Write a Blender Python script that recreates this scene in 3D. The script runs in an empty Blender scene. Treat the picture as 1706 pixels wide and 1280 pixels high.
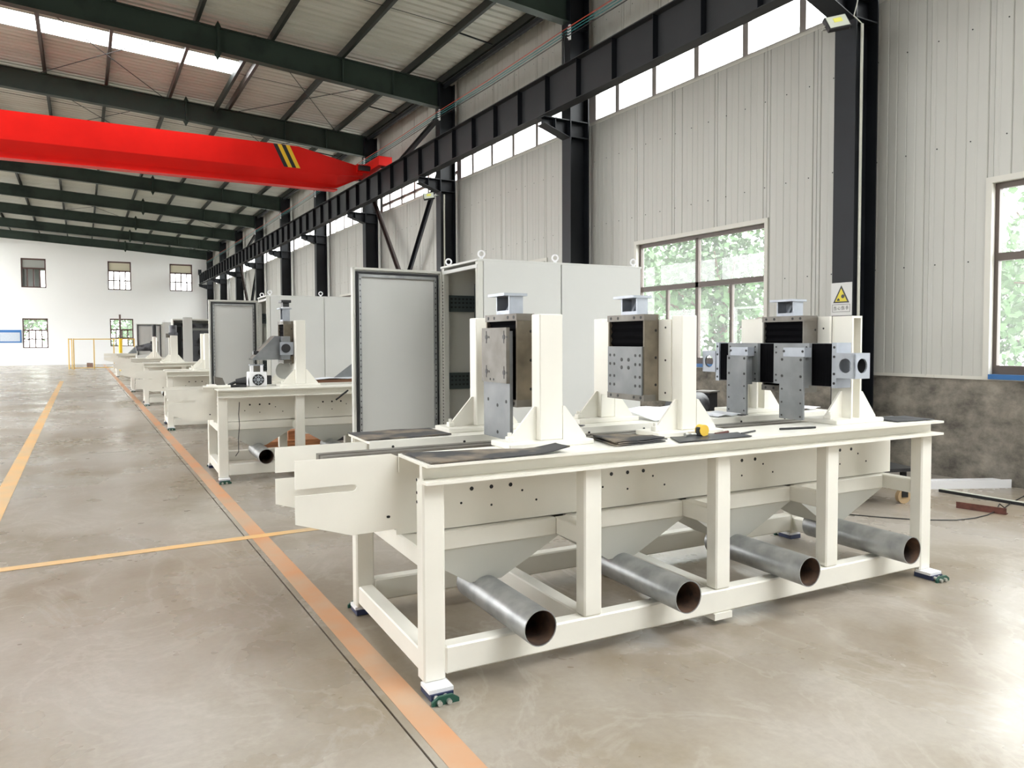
import bpy, math, random
from mathutils import Vector, Matrix
random.seed(7)
S = bpy.context.scene
COL = S.collection
R = math.radians

# ------------------------------------------------------------------ camera
FPX, YAW, PITCH, ROLL, PPY = 1246.53, R(29.8324), R(-2.1831), R(-0.2085), 614.08
EYE = Vector((0, 0, 1.5))
_f = Vector((math.sin(YAW) * math.cos(PITCH), math.cos(YAW) * math.cos(PITCH), math.sin(PITCH)))
_r = Vector((math.cos(YAW), -math.sin(YAW), 0)); _u = _r.cross(_f)
_R = _r * math.cos(ROLL) + _u * math.sin(ROLL); _U = -_r * math.sin(ROLL) + _u * math.cos(ROLL)
cam = bpy.data.cameras.new('camera'); camo = bpy.data.objects.new('camera', cam); COL.objects.link(camo)
cam.sensor_fit = 'HORIZONTAL'; cam.sensor_width = 36.0; cam.lens = FPX / 1706 * 36
cam.shift_y = -(640 - PPY) / 1706; cam.clip_start = .05; cam.clip_end = 400
m = Matrix((( _R.x, _U.x, -_f.x, EYE.x), (_R.y, _U.y, -_f.y, EYE.y), (_R.z, _U.z, -_f.z, EYE.z), (0, 0, 0, 1)))
camo.matrix_world = m
S.camera = camo

# ------------------------------------------------------------------ world, daylight, exposure
SKY = 6.0
w = bpy.data.worlds.new('overcast_sky'); S.world = w; w.use_nodes = True
bg = w.node_tree.nodes['Background']; bg.inputs[0].default_value = (.985, .995, 1.0, 1); bg.inputs[1].default_value = SKY
S.view_settings.view_transform = 'Standard'; S.view_settings.look = 'None'
S.view_settings.gamma = 1; S.view_settings.use_curve_mapping = False
S.view_settings.exposure = 1.08
cy = S.cycles
cy.use_denoising = True; cy.max_bounces = 8; cy.diffuse_bounces = 5; cy.glossy_bounces = 4
cy.transparent_max_bounces = 12; cy.transmission_bounces = 4; cy.sample_clamp_indirect = 6
cy.use_adaptive_sampling = True; cy.adaptive_threshold = .02
cy.caustics_reflective = False; cy.caustics_refractive = False
def portal(loc, nrm, sx, sy, xdir):
    """daylight entering through one opening: a sky portal filling it"""
    L = bpy.data.lights.new('sky_portal', 'AREA'); L.shape = 'RECTANGLE'; L.size = sx; L.size_y = sy
    L.cycles.is_portal = True
    o = bpy.data.objects.new('sky_portal', L); COL.objects.link(o)
    z = -Vector(nrm).normalized(); x = Vector(xdir).normalized(); y = z.cross(x)
    o.matrix_world = Matrix(((x.x, y.x, z.x, loc[0]), (x.y, y.y, z.y, loc[1]), (x.z, y.z, z.z, loc[2]), (0, 0, 0, 1)))
    return o

# ------------------------------------------------------------------ materials
MATS = {}
def node_mat(name):
    mt = bpy.data.materials.new(name); mt.use_nodes = True
    nt = mt.node_tree; return mt, nt, nt.nodes['Principled BSDF']
def mat(name, col, rough=.5, metal=0, var=0, scale=6, col2=None, bump=0, bscale=40, stretch=(1, 1, 1), detail=4, fac=(.35, .65), spec=.5, coord='Object', nrough=.5):
    mt, nt, b = node_mat(name)
    b.inputs['Roughness'].default_value = rough; b.inputs['Metallic'].default_value = metal
    b.inputs['Specular IOR Level'].default_value = spec
    c = tuple(col) + (1,)
    tc = nt.nodes.new('ShaderNodeTexCoord'); mp = nt.nodes.new('ShaderNodeMapping'); mp.inputs['Scale'].default_value = stretch
    nt.links.new(tc.outputs[coord], mp.inputs[0])
    if col2 is not None or var:
        if col2 is None: col2 = tuple(x * (1 - var) for x in col)
        n = nt.nodes.new('ShaderNodeTexNoise'); n.inputs['Scale'].default_value = scale; n.inputs['Detail'].default_value = detail; n.inputs['Roughness'].default_value = nrough
        rp = nt.nodes.new('ShaderNodeValToRGB'); e = rp.color_ramp.elements
        e[0].position, e[1].position = fac; e[0].color = tuple(col2) + (1,); e[1].color = c
        nt.links.new(mp.outputs[0], n.inputs['Vector']); nt.links.new(n.outputs['Fac'], rp.inputs[0]); nt.links.new(rp.outputs[0], b.inputs['Base Color'])
    else:
        b.inputs['Base Color'].default_value = c
    if bump:
        n2 = nt.nodes.new('ShaderNodeTexNoise'); n2.inputs['Scale'].default_value = bscale; n2.inputs['Detail'].default_value = 5
        bp = nt.nodes.new('ShaderNodeBump'); bp.inputs['Strength'].default_value = bump; bp.inputs['Distance'].default_value = .01
        nt.links.new(mp.outputs[0], n2.inputs['Vector']); nt.links.new(n2.outputs['Fac'], bp.inputs['Height']); nt.links.new(bp.outputs[0], b.inputs['Normal'])
    MATS[name] = mt; return mt
mat('cream_paint', (.83, .81, .74), .38, var=.06, scale=3)
mat('cabinet_paint', (.60, .60, .555), .45, var=.04, scale=2)
mat('cabinet_light', (.58, .585, .565), .42, var=.03, scale=2)
mat('galvanized', (.42, .43, .43), .38, .6, col2=(.27, .28, .285), scale=9, stretch=(1, 1, 1), detail=6, bump=.05)
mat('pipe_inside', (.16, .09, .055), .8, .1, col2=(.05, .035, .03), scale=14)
mat('machined_steel', (.215, .205, .185), .48, .3, col2=(.14, .125, .105), scale=7, detail=5)
mat('ground_steel', (.235, .245, .255), .46, .3, col2=(.175, .185, .195), scale=6)
mat('bright_aluminium', (.40, .43, .48), .38, .4, col2=(.32, .345, .39), scale=8)
mat('oily_steel', (.26, .22, .165), .5, .3, col2=(.13, .11, .08), scale=6, detail=5)
mat('black', (.012, .012, .014), .6)
mat('black_bellows', (.004, .004, .005), .9, spec=.05)
mat('black_plastic', (.02, .02, .022), .4)
mat('rubber_mat', (.05, .05, .052), .75, col2=(.20, .165, .125), scale=5, detail=6, fac=(.40, .56), bump=.1)
mat('rubber_clean', (.045, .047, .055), .45, var=.2, scale=8)
mat('paper', (.80, .82, .88), .7, var=.08, scale=9)
mat('wood_brown', (.20, .085, .04), .6, var=.4, scale=3, stretch=(1, 8, 8))
mat('crate_wood', (.45, .19, .075), .65, col2=(.24, .09, .035), scale=4, stretch=(1, 6, 6))
mat('steel_navy', (.010, .012, .016), .5, var=.3, scale=2, spec=.3)
mat('steel_grey', (.030, .031, .034), .55, var=.15, scale=2, spec=.3)
mat('rafter_green', (.008, .015, .012), .55, spec=.3, col2=(.030, .045, .036), scale=1.2, fac=(.5, .75))
mat('purlin_steel', (.065, .045, .040), .4, .2, var=.3, scale=2)
mat('purlin_green', (.017, .021, .018), .5, var=.2, scale=2, spec=.3)
mat('wall_panel', (.50, .50, .465), .42, col2=(.45, .445, .41), scale=.7, stretch=(1, 2.0, .25), detail=3)
mat('roof_sheet', (.52, .52, .465), .40, .0, col2=(.44, .44, .385), scale=1.1, stretch=(.3, 3, 1), detail=4)
mat('white_plaster', (.86, .865, .86), .8, var=.03, scale=.6)
mat('far_wall_white', (.87, .88, .88), .8, var=.02, scale=.4)
mat('cement', (.30, .27, .225), .85, col2=(.085, .078, .066), scale=3.2, detail=10, fac=(.34, .66), nrough=.68, bump=.25, bscale=20, stretch=(1, 1, 1.3))
mat('brown_frame', (.085, .062, .050), .45)
mat('red_brown_frame', (.10, .055, .05), .5)
mat('strip_frame', (.50, .46, .46), .45)
mat('sill_blue', (.02, .12, .33), .4)
mat('trim_panel', (.58, .565, .51), .45)
mat('crane_red', (.74, .010, .006), .4, col2=(.64, .008, .005), scale=1.0, spec=.25)
mat('stripe_yellow', (.80, .48, .02), .5)
mat('fence_yellow', (.70, .46, .10), .5)
mat('bollard_yellow', (.85, .55, .01), .45)
mat('wire_teal', (.02, .16, .17), .5); mat('wire_red', (.45, .06, .03), .5)
mat('conduit', (.55, .55, .48), .5)
mat('lamp_glass', (.62, .64, .55), .2); mat('lamp_chip', (.75, .72, .12), .5)
mat('sign_white', (.58, .58, .57), .5); mat('sign_yellow', (.66, .55, .035), .5); mat('print_dark', (.05, .05, .05), .6)
mat('foot_green', (.012, .075, .05), .45); mat('foot_blue', (.02, .03, .08), .4); mat('bolt_zinc', (.60, .60, .56), .35, .8)
mat('bolt_dark', (.02, .02, .02), .45, .3)
mat('rust_steel', (.16, .055, .04), .7, var=.5, scale=20)
mat('caster_tan', (.45, .32, .18), .6)
mat('white_board', (.80, .80, .82), .55); mat('board_blue', (.04, .16, .42), .5); mat('board_grey', (.52, .58, .66), .6, var=.1, scale=20)
mat('tool_yellow', (.85, .55, .06), .5)
mat('equip_dark', (.035, .036, .042), .5, col2=(.12, .125, .14), scale=5, fac=(.5, .62))
mat('rail_zinc', (.075, .095, .095), .45, .4)
mat('grass', (.10, .20, .04), .9, var=.4, scale=2); mat('yard_concrete', (.50, .50, .47), .9, var=.1, scale=.5)
mat('bark', (.12, .08, .05), .9, var=.4, scale=10)
mat('leaf_a', (.045, .125, .03), .55, var=.3, scale=3); mat('leaf_b', (.075, .17, .055), .55, var=.25, scale=3)
mat('interior_grey', (.34, .35, .33), .8); mat('interior_cream', (.66, .62, .48), .8)
mat('joint_dark', (.07, .055, .045), .95)

def floor_material():
    mt, nt, b = node_mat('concrete_floor')
    tc = nt.nodes.new('ShaderNodeTexCoord'); L = nt.links.new
    def noise(scale, detail, rough=.6, stretch=(1, 1, 1), dist=0):
        mp = nt.nodes.new('ShaderNodeMapping'); mp.inputs['Scale'].default_value = stretch; L(tc.outputs['Object'], mp.inputs[0])
        n = nt.nodes.new('ShaderNodeTexNoise'); n.inputs['Scale'].default_value = scale; n.inputs['Detail'].default_value = detail
        n.inputs['Roughness'].default_value = rough; n.inputs['Distortion'].default_value = dist; L(mp.outputs[0], n.inputs['Vector']); return n
    def ramp(src, p0, c0, p1, c1):
        r = nt.nodes.new('ShaderNodeValToRGB'); e = r.color_ramp.elements; e[0].position = p0; e[1].position = p1
        e[0].color = c0 + (1,); e[1].color = c1 + (1,); L(src, r.inputs[0]); return r
    a = ramp(noise(.42, 8, .62, dist=.2).outputs['Fac'], .38, (.215, .165, .105), .62, (.365, .330, .280))
    st = ramp(noise(.9, 9, .66, (1, .5, 1), .1).outputs['Fac'], .40, (0, 0, 0), .66, (1, 1, 1))
    mx = nt.nodes.new('ShaderNodeMix'); mx.data_type = 'RGBA'; mx.blend_type = 'MIX'
    hf = nt.nodes.new('ShaderNodeMath'); hf.operation = 'MULTIPLY'; hf.inputs[1].default_value = .6; L(st.outputs[0], hf.inputs[0]); L(hf.outputs[0], mx.inputs[0]); L(a.outputs[0], mx.inputs[6]); mx.inputs[7].default_value = (.40, .365, .335, 1)
    ve = nt.nodes.new('ShaderNodeValToRGB'); e = ve.color_ramp.elements; e[0].position = .47; e[0].color = (0, 0, 0, 1); e[1].position = .53; e[1].color = (0, 0, 0, 1)
    q = ve.color_ramp.elements.new(.50); q.color = (.28, .28, .28, 1); L(noise(1.5, 10, .62, (1, .6, 1), .9).outputs['Fac'], ve.inputs[0])   # pale trowel and dust streaks
    m3 = nt.nodes.new('ShaderNodeMix'); m3.data_type = 'RGBA'; L(ve.outputs[0], m3.inputs[0]); L(mx.outputs[2], m3.inputs[6]); m3.inputs[7].default_value = (.47, .435, .39, 1)
    fs = ramp(noise(30, 4).outputs['Fac'], .3, (.93, .93, .93), .7, (1.03, 1.03, 1.03))
    m2 = nt.nodes.new('ShaderNodeMix'); m2.data_type = 'RGBA'; m2.blend_type = 'MULTIPLY'; m2.inputs[0].default_value = 1
    L(m3.outputs[2], m2.inputs[6]); L(fs.outputs[0], m2.inputs[7]); L(m2.outputs[2], b.inputs['Base Color'])
    rr = ramp(noise(.9, 5).outputs['Fac'], .3, (.22, .22, .22), .75, (.38, .38, .38)); L(rr.outputs[0], b.inputs['Roughness'])
    b.inputs['Specular IOR Level'].default_value = .45
    MATS['floor'] = mt
floor_material()
def paint_material(name, c, c2):
    mt, nt, b = node_mat(name); L = nt.links.new
    tc = nt.nodes.new('ShaderNodeTexCoord'); n = nt.nodes.new('ShaderNodeTexNoise'); n.inputs['Scale'].default_value = 2.2; n.inputs['Detail'].default_value = 8
    r = nt.nodes.new('ShaderNodeValToRGB'); e = r.color_ramp.elements; e[0].position = .38; e[1].position = .66; e[0].color = c + (1,); e[1].color = c2 + (1,)
    L(tc.outputs['Object'], n.inputs['Vector']); L(n.outputs['Fac'], r.inputs[0]); L(r.outputs[0], b.inputs['Base Color']); b.inputs['Roughness'].default_value = .5
    MATS[name] = mt
paint_material('line_orange', (.56, .27, .13), (.48, .33, .22))
paint_material('line_yellow', (.70, .42, .17), (.58, .42, .24))
def glass_material():
    mt = bpy.data.materials.new('window_glass'); mt.use_nodes = True; nt = mt.node_tree; nt.nodes.clear()
    o = nt.nodes.new('ShaderNodeOutputMaterial'); t = nt.nodes.new('ShaderNodeBsdfTransparent'); g = nt.nodes.new('ShaderNodeBsdfGlossy')
    t.inputs[0].default_value = (.95, .96, .95, 1); g.inputs['Roughness'].default_value = .02
    x = nt.nodes.new('ShaderNodeMixShader'); x.inputs[0].default_value = .025
    d = nt.nodes.new('ShaderNodeBsdfTranslucent'); d.inputs[0].default_value = (.95, .95, .95, 1); y = nt.nodes.new('ShaderNodeMixShader'); y.inputs[0].default_value = .035   # dust on the glass
    nt.links.new(t.outputs[0], y.inputs[1]); nt.links.new(d.outputs[0], y.inputs[2])
    nt.links.new(y.outputs[0], x.inputs[1]); nt.links.new(g.outputs[0], x.inputs[2]); nt.links.new(x.outputs[0], o.inputs[0])
    MATS['glass'] = mt
glass_material()

# ------------------------------------------------------------------ mesh helpers
class MB:
    def __init__(s): s.v = []; s.f = []; s.sm = []
    def add(s, vs, fs, smooth=False):
        o = len(s.v); s.v += [tuple(p) for p in vs]; s.f += [tuple(i + o for i in f) for f in fs]; s.sm += [smooth] * len(fs); return s
    def box(s, x0, y0, z0, x1, y1, z1):
        if x0 > x1: x0, x1 = x1, x0
        if y0 > y1: y0, y1 = y1, y0
        if z0 > z1: z0, z1 = z1, z0
        return s.add([(x0, y0, z0), (x1, y0, z0), (x1, y1, z0), (x0, y1, z0), (x0, y0, z1), (x1, y0, z1), (x1, y1, z1), (x0, y1, z1)],
                     [(3, 2, 1, 0), (4, 5, 6, 7), (0, 1, 5, 4), (1, 2, 6, 5), (2, 3, 7, 6), (3, 0, 4, 7)])
    def cbox(s, x0, y0, z0, x1, y1, z1, b=.006):
        """box with chamfered edges"""
        b = min(b, (x1 - x0) * .3, (y1 - y0) * .3, (z1 - z0) * .3)
        X = (x0, x1); Y = (y0, y1); Z = (z0, z1); vs = []; idx = {}
        for i in (0, 1):
            for j in (0, 1):
                for k in (0, 1):
                    sx = b if i == 0 else -b; sy = b if j == 0 else -b; sz = b if k == 0 else -b
                    for a in range(3):
                        p = [X[i] + sx, Y[j] + sy, Z[k] + sz]; p[a] = (X[i], Y[j], Z[k])[a]
                        idx[(i, j, k, a)] = len(vs); vs.append(tuple(p))
        fs = []
        def q(*l): fs.append(tuple(idx[t] for t in l))
        q((0,0,0,0),(0,0,1,0),(0,1,1,0),(0,1,0,0)); q((1,0,0,0),(1,1,0,0),(1,1,1,0),(1,0,1,0))
        q((0,0,0,1),(1,0,0,1),(1,0,1,1),(0,0,1,1)); q((0,1,0,1),(0,1,1,1),(1,1,1,1),(1,1,0,1))
        q((0,0,0,2),(0,1,0,2),(1,1,0,2),(1,0,0,2)); q((0,0,1,2),(1,0,1,2),(1,1,1,2),(0,1,1,2))
        for i in (0, 1):
            for j in (0, 1):
                l = [(i,j,0,0),(i,j,1,0),(i,j,1,1),(i,j,0,1)]; q(*(l if i == j else l[::-1])[::-1])
                l = [(i,0+0*j,j,0),(i,1,j,0),(i,1,j,2),(i,0,j,2)]; q(*(l[::-1] if i != j else l))
                l = [(0,i,j,1),(1,i,j,1),(1,i,j,2),(0,i,j,2)]; q(*(l if i != j else l[::-1]))
                for k in (0, 1):
                    l = [(i,j,k,0),(i,j,k,1),(i,j,k,2)]; q(*(l if (i + j + k) % 2 == 0 else l[::-1]))
        return s.add(vs, fs)
    def prism(s, poly, ax, a0, a1):
        """extrude a 2-D polygon along axis; poly holds the two other coordinates in xyz order"""
        n = len(poly)
        def P(p, a):
            return {'x': (a, p[0], p[1]), 'y': (p[0], a, p[1]), 'z': (p[0], p[1], a)}[ax]
        vs = [P(p, a0) for p in poly] + [P(p, a1) for p in poly]
        fs = [tuple(range(n)), tuple(range(2 * n - 1, n - 1, -1))] + [(i, i + n, (i + 1) % n + n, (i + 1) % n) for i in range(n)]
        return s.add(vs, fs)
    def cyl(s, p0, p1, r, n=12, r1=None, caps=True, smooth=True):
        p0 = Vector(p0); p1 = Vector(p1); d = (p1 - p0).normalized(); r1 = r if r1 is None else r1
        a = d.orthogonal().normalized(); b = d.cross(a)
        vs = []
        for k in range(n):
            t = 2 * math.pi * k / n; e = a * math.cos(t) + b * math.sin(t); vs.append(p0 + e * r)
        for k in range(n):
            t = 2 * math.pi * k / n; e = a * math.cos(t) + b * math.sin(t); vs.append(p1 + e * r1)
        s.add(vs, [(k, (k + 1) % n, (k + 1) % n + n, k + n) for k in range(n)], smooth)
        if caps: s.add(vs, [tuple(range(n - 1, -1, -1)), tuple(range(n, 2 * n))])
        return s
    def pipe(s, p0, p1, r, ri, n=28):
        p0 = Vector(p0); p1 = Vector(p1); d = (p1 - p0).normalized(); a = d.orthogonal().normalized(); b = d.cross(a); vs = []
        for (p, q) in ((p0, r), (p1, r), (p1, ri), (p0, ri)):
            for k in range(n):
                t = 2 * math.pi * k / n; vs.append(p + (a * math.cos(t) + b * math.sin(t)) * q)
        for ring in range(4):
            o = ring * n; o2 = ((ring + 1) % 4) * n
            s.add(vs, [(o + k, o + (k + 1) % n, o2 + (k + 1) % n, o2 + k) for k in range(n)], ring in (0, 2))
        return s
    def path(s, pts, r, n=8):
        pts = [Vector(p) for p in pts]
        for a, b in zip(pts, pts[1:]): s.cyl(a, b, r, n)
        return s
    def ring(s, c, nrm, R_, r, n=18, m_=8):
        c = Vector(c); nrm = Vector(nrm).normalized(); a = nrm.orthogonal().normalized(); b = nrm.cross(a); vs = []; fs = []
        for i in range(n):
            t = 2 * math.pi * i / n; e = a * math.cos(t) + b * math.sin(t)
            for j in range(m_):
                q = 2 * math.pi * j / m_; vs.append(c + e * (R_ + r * math.cos(q)) + nrm * (r * math.sin(q)))
        for i in range(n):
            for j in range(m_): fs.append((i * m_ + j, ((i + 1) % n) * m_ + j, ((i + 1) % n) * m_ + (j + 1) % m_, i * m_ + (j + 1) % m_))
        return s.add(vs, fs, True)
    def mesh(s, name, material):
        me = bpy.data.meshes.new(name); me.from_pydata(s.v, [], s.f); me.update()
        me.polygons.foreach_set('use_smooth', s.sm)
        me.materials.append(MATS[material]); return me
    def obj(s, name, material, parent=None, **kw):
        return link(name, s.mesh(name, material), parent, **kw)
def tag(o, label=None, cat=None, group=None, kind=None):
    if label: o['label'] = label
    if cat: o['category'] = cat
    if group: o['group'] = group
    if kind: o['kind'] = kind
    return o
def link(name, me, parent=None, loc=None, rz=0, **kw):
    o = bpy.data.objects.new(name, me); COL.objects.link(o)
    if parent is not None: o.parent = parent
    if loc is not None: o.location = loc
    if rz: o.rotation_euler = (0, 0, rz)
    return tag(o, **kw)
def empty(name, loc=(0, 0, 0), rz=0, **kw):
    o = bpy.data.objects.new(name, None); COL.objects.link(o); o.location = loc; o.rotation_euler = (0, 0, rz); o.empty_display_size = .2
    return tag(o, **kw)
def copy_tree(o, parent=None):
    c = o.copy(); COL.objects.link(c); c.parent = parent
    for ch in [x for x in bpy.data.objects if x.parent == o]: copy_tree(ch, c)
    return c
def bx(name, material, parent, *c, b=0, **kw):
    mb = MB(); (mb.cbox(*c, b) if b else mb.box(*c)); return mb.obj(name, material, parent, **kw)

# ------------------------------------------------------------------ building dimensions
XW = 8.08                       # inner face of the corrugated side wall
BAYS = [5.56 + 5.55 * k for k in range(-3, 1)] + [11.18, 16.70, 22.20, 27.72, 33.25, 38.78, 44.31, 49.84, 55.37]
Y0, Y1 = -11.0, 56.1            # ends of the hall
XR, XL = -4.5, -17.1            # ridge, left wall
def rt(x): return 7.69 + .058 * (7.5 - x) if x > XR else 7.69 + .058 * (7.5 - XR) - .058 * (XR - x)   # rafter top
def roof(x): return rt(x) + .17

# ------------------------------------------------------------------ floor
floor = empty('floor', kind='structure'); tag(floor, label='grey concrete hall floor with orange painted lines')
bx('floor_bed', 'joint_dark', floor, XL - .3, Y0 - .5, -.12, XW + .6, Y1 + 6, -.012)
xs = [XL - .3, -15.5, -10.0, -4.46, 1.045, 8.6]
ys = [Y0 - .5, -5.3, .3, 5.865] + [11.45 + 5.57 * k for k in range(9)] + [Y1 + 5]
for i in range(len(xs) - 1):
    for j in range(len(ys) - 1):
        g = .0045
        me = MB().box(xs[i] + g, ys[j] + g, -.05, xs[i + 1] - g, ys[j + 1] - g, 0).obj('floor_slab', 'floor', floor)
def marking(pts, material, z=.0004):
    mb = MB(); mb.prism(pts, 'z', z, z + .0012); return mb.obj('floor_marking', material, floor)
marking([(1.075, Y0), (1.19, Y0), (1.235, 55.0), (1.11, 55.0)], 'line_orange')
marking([(-.77, -4), (-.62, -4), (-.65, 33), (-.78, 33)], 'line_yellow')
marking([(-6, 5.79), (1.60, 5.86), (1.60, 5.96), (-6, 5.90)], 'line_yellow', .0017)

# ------------------------------------------------------------------ right wall
def rib_sheet(y0, y1, z0, z1, x=XW):
    """ribbed steel wall sheet: flats with narrow grooves and a lapped edge"""
    mb = MB(); pr = [(x, y0)]
    n = max(1, round((y1 - y0) / .118)); p = (y1 - y0) / n
    for k in range(n):
        a = y0 + k * p; d = .006 if k % 3 else .011
        pr += [(x, a + p * .36), (x + d * .35, a + p * .43), (x + d * .35, a + p * .50), (x, a + p * .57)] if k % 2 else [(x, a + p * .36), (x + d, a + p * .44), (x, a + p * .52)]
    pr += [(x, y1 - .012), (x - .007, y1 - .010), (x - .007, y1)]
    vs = []; fs = []
    for (a, b) in pr: vs += [(a, b, z0), (a, b, z1)]
    for k in range(len(pr) - 1): fs.append((2 * k, 2 * k + 1, 2 * k + 3, 2 * k + 2))
    return mb.add(vs, fs)
wall_r = empty('wall_right', kind='structure', label='corrugated steel side wall with windows and a cement base')
Z_SILL, Z_WT, Z_SB, Z_ST = 1.09, 3.09, 5.42, 6.60
_sheets = {}
def sheet(y0, y1, z0, z1):
    key = (round(y1 - y0, 3), round(z0, 3), round(z1, 3))
    if key not in _sheets: _sheets[key] = rib_sheet(0, y1 - y0, z0, z1).mesh('wall_sheet', 'wall_panel')
    return link('wall_sheet', _sheets[key], wall_r, loc=(0, y0, 0))
def run(y0, y1, z0, z1, n):
    for k in range(n): sheet(y0 + (y1 - y0) * k / n, y0 + (y1 - y0) * (k + 1) / n, z0, z1)
WIN = []
screws = MB()
for k in range(len(BAYS) - 1):
    a, b = BAYS[k], BAYS[k + 1]; c = (a + b) / 2 + .125
    w0, w1 = c - 1.365, c + 1.365
    if k == 3: w0, w1 = 7.15, 9.88
    if k == 2: w0, w1 = 1.50, 4.235
    top = Z_WT
    WIN.append((w0, w1)); lo = Z_SILL
    run(a, w0, lo, Z_SB, 2); run(w0, w1, top, Z_SB, 3); run(w1, b, lo, Z_SB, 2); run(a, b, Z_ST, roof(XW) + .02, 6)
    for z in (2.3, 3.55, 4.7, 7.1):
        y = a + .2
        while y < b:
            if not (w0 - .1 < y < w1 + .1 and z < top): screws.cyl((XW + .002, y, z), (XW - .005, y, z), .0075, 6, smooth=False)
            y += .354
run(Y0, BAYS[0], Z_SILL, Z_SB, 1); run(BAYS[-1], Y1 + .05, Z_SILL, roof(XW), 1)
tag(screws.obj('sheet_screws', 'steel_grey', wall_r), kind='stuff')
# outer skin that stops light, with the same openings
sk = MB()
for (w0, w1), (w2, w3) in zip([(Y0 - 1, Y0)] + WIN, WIN + [(Y1 + .1, Y1 + .2)]):
    sk.box(XW + .10, w1, Z_SILL, XW + .16, w2, Z_SB)
for (w0, w1) in WIN: sk.box(XW + .10, w0, Z_WT, XW + .16, w1, Z_SB)
sk.box(XW + .10, Y0, Z_ST, XW + .16, Y1 + .1, roof(XW) + .1); sk.box(XW + .10, Y0 - 1, Z_SB, XW + .16, BAYS[0], Z_ST); sk.box(XW + .10, BAYS[-1], Z_SB, XW + .16, Y1 + .1, Z_ST)
sk.obj('outer_skin', 'wall_panel', wall_r)
bx('cement_base', 'cement', wall_r, XW + .02, Y0, -.05, XW + .30, Y1 + .1, Z_SILL)
cap = MB().box(XW - .006, Y0, Z_SB - .05, XW + .1, Y1, Z_SB).obj('strip_sill', 'trim_panel', wall_r)
bx('strip_head', 'trim_panel', wall_r, XW - .004, Y0, Z_ST, XW + .1, Y1, Z_ST + .05)
for k in range(10): bx('base_flashing', 'trim_panel', wall_r, XW - .004, -.9 + k * 5.7, Z_SILL - .02, XW + .02, -.9 + (k + 1) * 5.7 - .004, Z_SILL + .015)

WN = [0]
def new_window(label):
    WN[0] += 1; return empty('window_%d' % WN[0], kind='structure', label=label)
X_IN, X_OUT = XW + .0, XW + .12
for k, (w0, w1) in enumerate(WIN):
    win = new_window('brown framed side window looking onto trees')
    z0, z1, t = Z_SILL, Z_WT, .05
    # light trim round the opening
    tr = MB(); tr.box(XW - .02, w0 - .05, z0, XW + .1, w0 + .01, z1 - .01); tr.box(XW - .02, w1 - .01, z0, XW + .1, w1 + .05, z1 - .01); tr.box(XW - .02, w0 - .05, z1 - .01, XW + .1, w1 + .05, z1 + .05)
    tr.obj('window_surround', 'trim_panel', win)
    xa, xb = XW + .05, XW + .11
    fr = MB(); fr.box(xa, w0, z0 + .13, xb, w0 + t, z1 - t - .02); fr.box(xa, w1 - t, z0 + .13, xb, w1, z1 - t - .02); fr.box(xa, w0, z1 - t - .02, xb, w1, z1); fr.box(xa, w0, z0 + .04, xb, w1, z0 + .13)
    fr.obj('window_frame', 'brown_frame', win)
    bx('window_sill', 'sill_blue', win, XW - .03, w0 + .01, z0 - .01, XW + .13, w1 - .01, z0 + .04)
    zt = 2.335; bx('transom', 'brown_frame', win, xa, w0 + t, zt - .045, xb, w1 - t, zt + .035)
    ym = (w0 + w1) / 2; q = (w1 - w0) / 4
    bx('mullion', 'brown_frame', win, xa, ym - .03, z0 + .1, xb, ym + .03, z1 - .05)
    bx('mullion', 'brown_frame', win, xa + .01, ym - q - .022, z0 + .1, xb, ym - q + .022, zt); bx('mullion', 'brown_frame', win, xa + .01, ym + q - .022, z0 + .1, xb, ym + q + .022, zt)
    for a, b, c, d in ((w0 + t, ym - .03, zt + .035, z1 - .07), (ym + .03, w1 - t, zt + .035, z1 - .07)) + tuple((w0 + t + i * q, w0 + (i + 1) * q, z0 + .12, zt - .045) for i in range(4)):
        bx('pane', 'glass', win, XW + .078, a, c, XW + .084, b, d)
    if k < 8: portal((XW + .2, (w0 + w1) / 2, (z0 + z1) / 2), (-1, 0, 0), w1 - w0 - .08, z1 - z0 - .1, (0, 1, 0))
for k in range(len(BAYS) - 1):
    a, b = BAYS[k] + .12, BAYS[k + 1] - .12
    win = new_window('high strip window glowing white above the crane rail')
    fr = MB(); fr.box(XW + .02, a, Z_SB, XW + .1, b, Z_SB + .03); fr.box(XW + .02, a, Z_ST - .03, XW + .1, b, Z_ST); fr.box(XW + .02, a - .12, Z_SB, XW + .1, a, Z_ST); fr.box(XW + .02, b, Z_SB, XW + .1, b + .12, Z_ST)
    if k == 5: fr.box(XW + .02, a, 5.60, XW + .1, b, 5.68)
    fr.obj('window_frame', 'strip_frame', win)
    ms = [b - .62 - .96 * i for i in range(5)]
    ms = sorted(ms)
    for y in ms: bx('mullion', 'strip_frame', win, XW + .02, y - .05, Z_SB + .03, XW + .1, y + .05, Z_ST - .03)
    e = [a] + ms + [b]
    for i in range(6): bx('pane', 'glass', win, XW + .06, e[i] + .02, Z_SB + .03, XW + .066, e[i + 1] - .02, Z_ST - .03)
    if k % 2 == 0: c = BAYS[min(k + 2, len(BAYS) - 1)]; portal((XW + .2, (a + c) / 2, (Z_SB + Z_ST) / 2), (-1, 0, 0), c - a, Z_ST - Z_SB - .06, (0, 1, 0))

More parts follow.
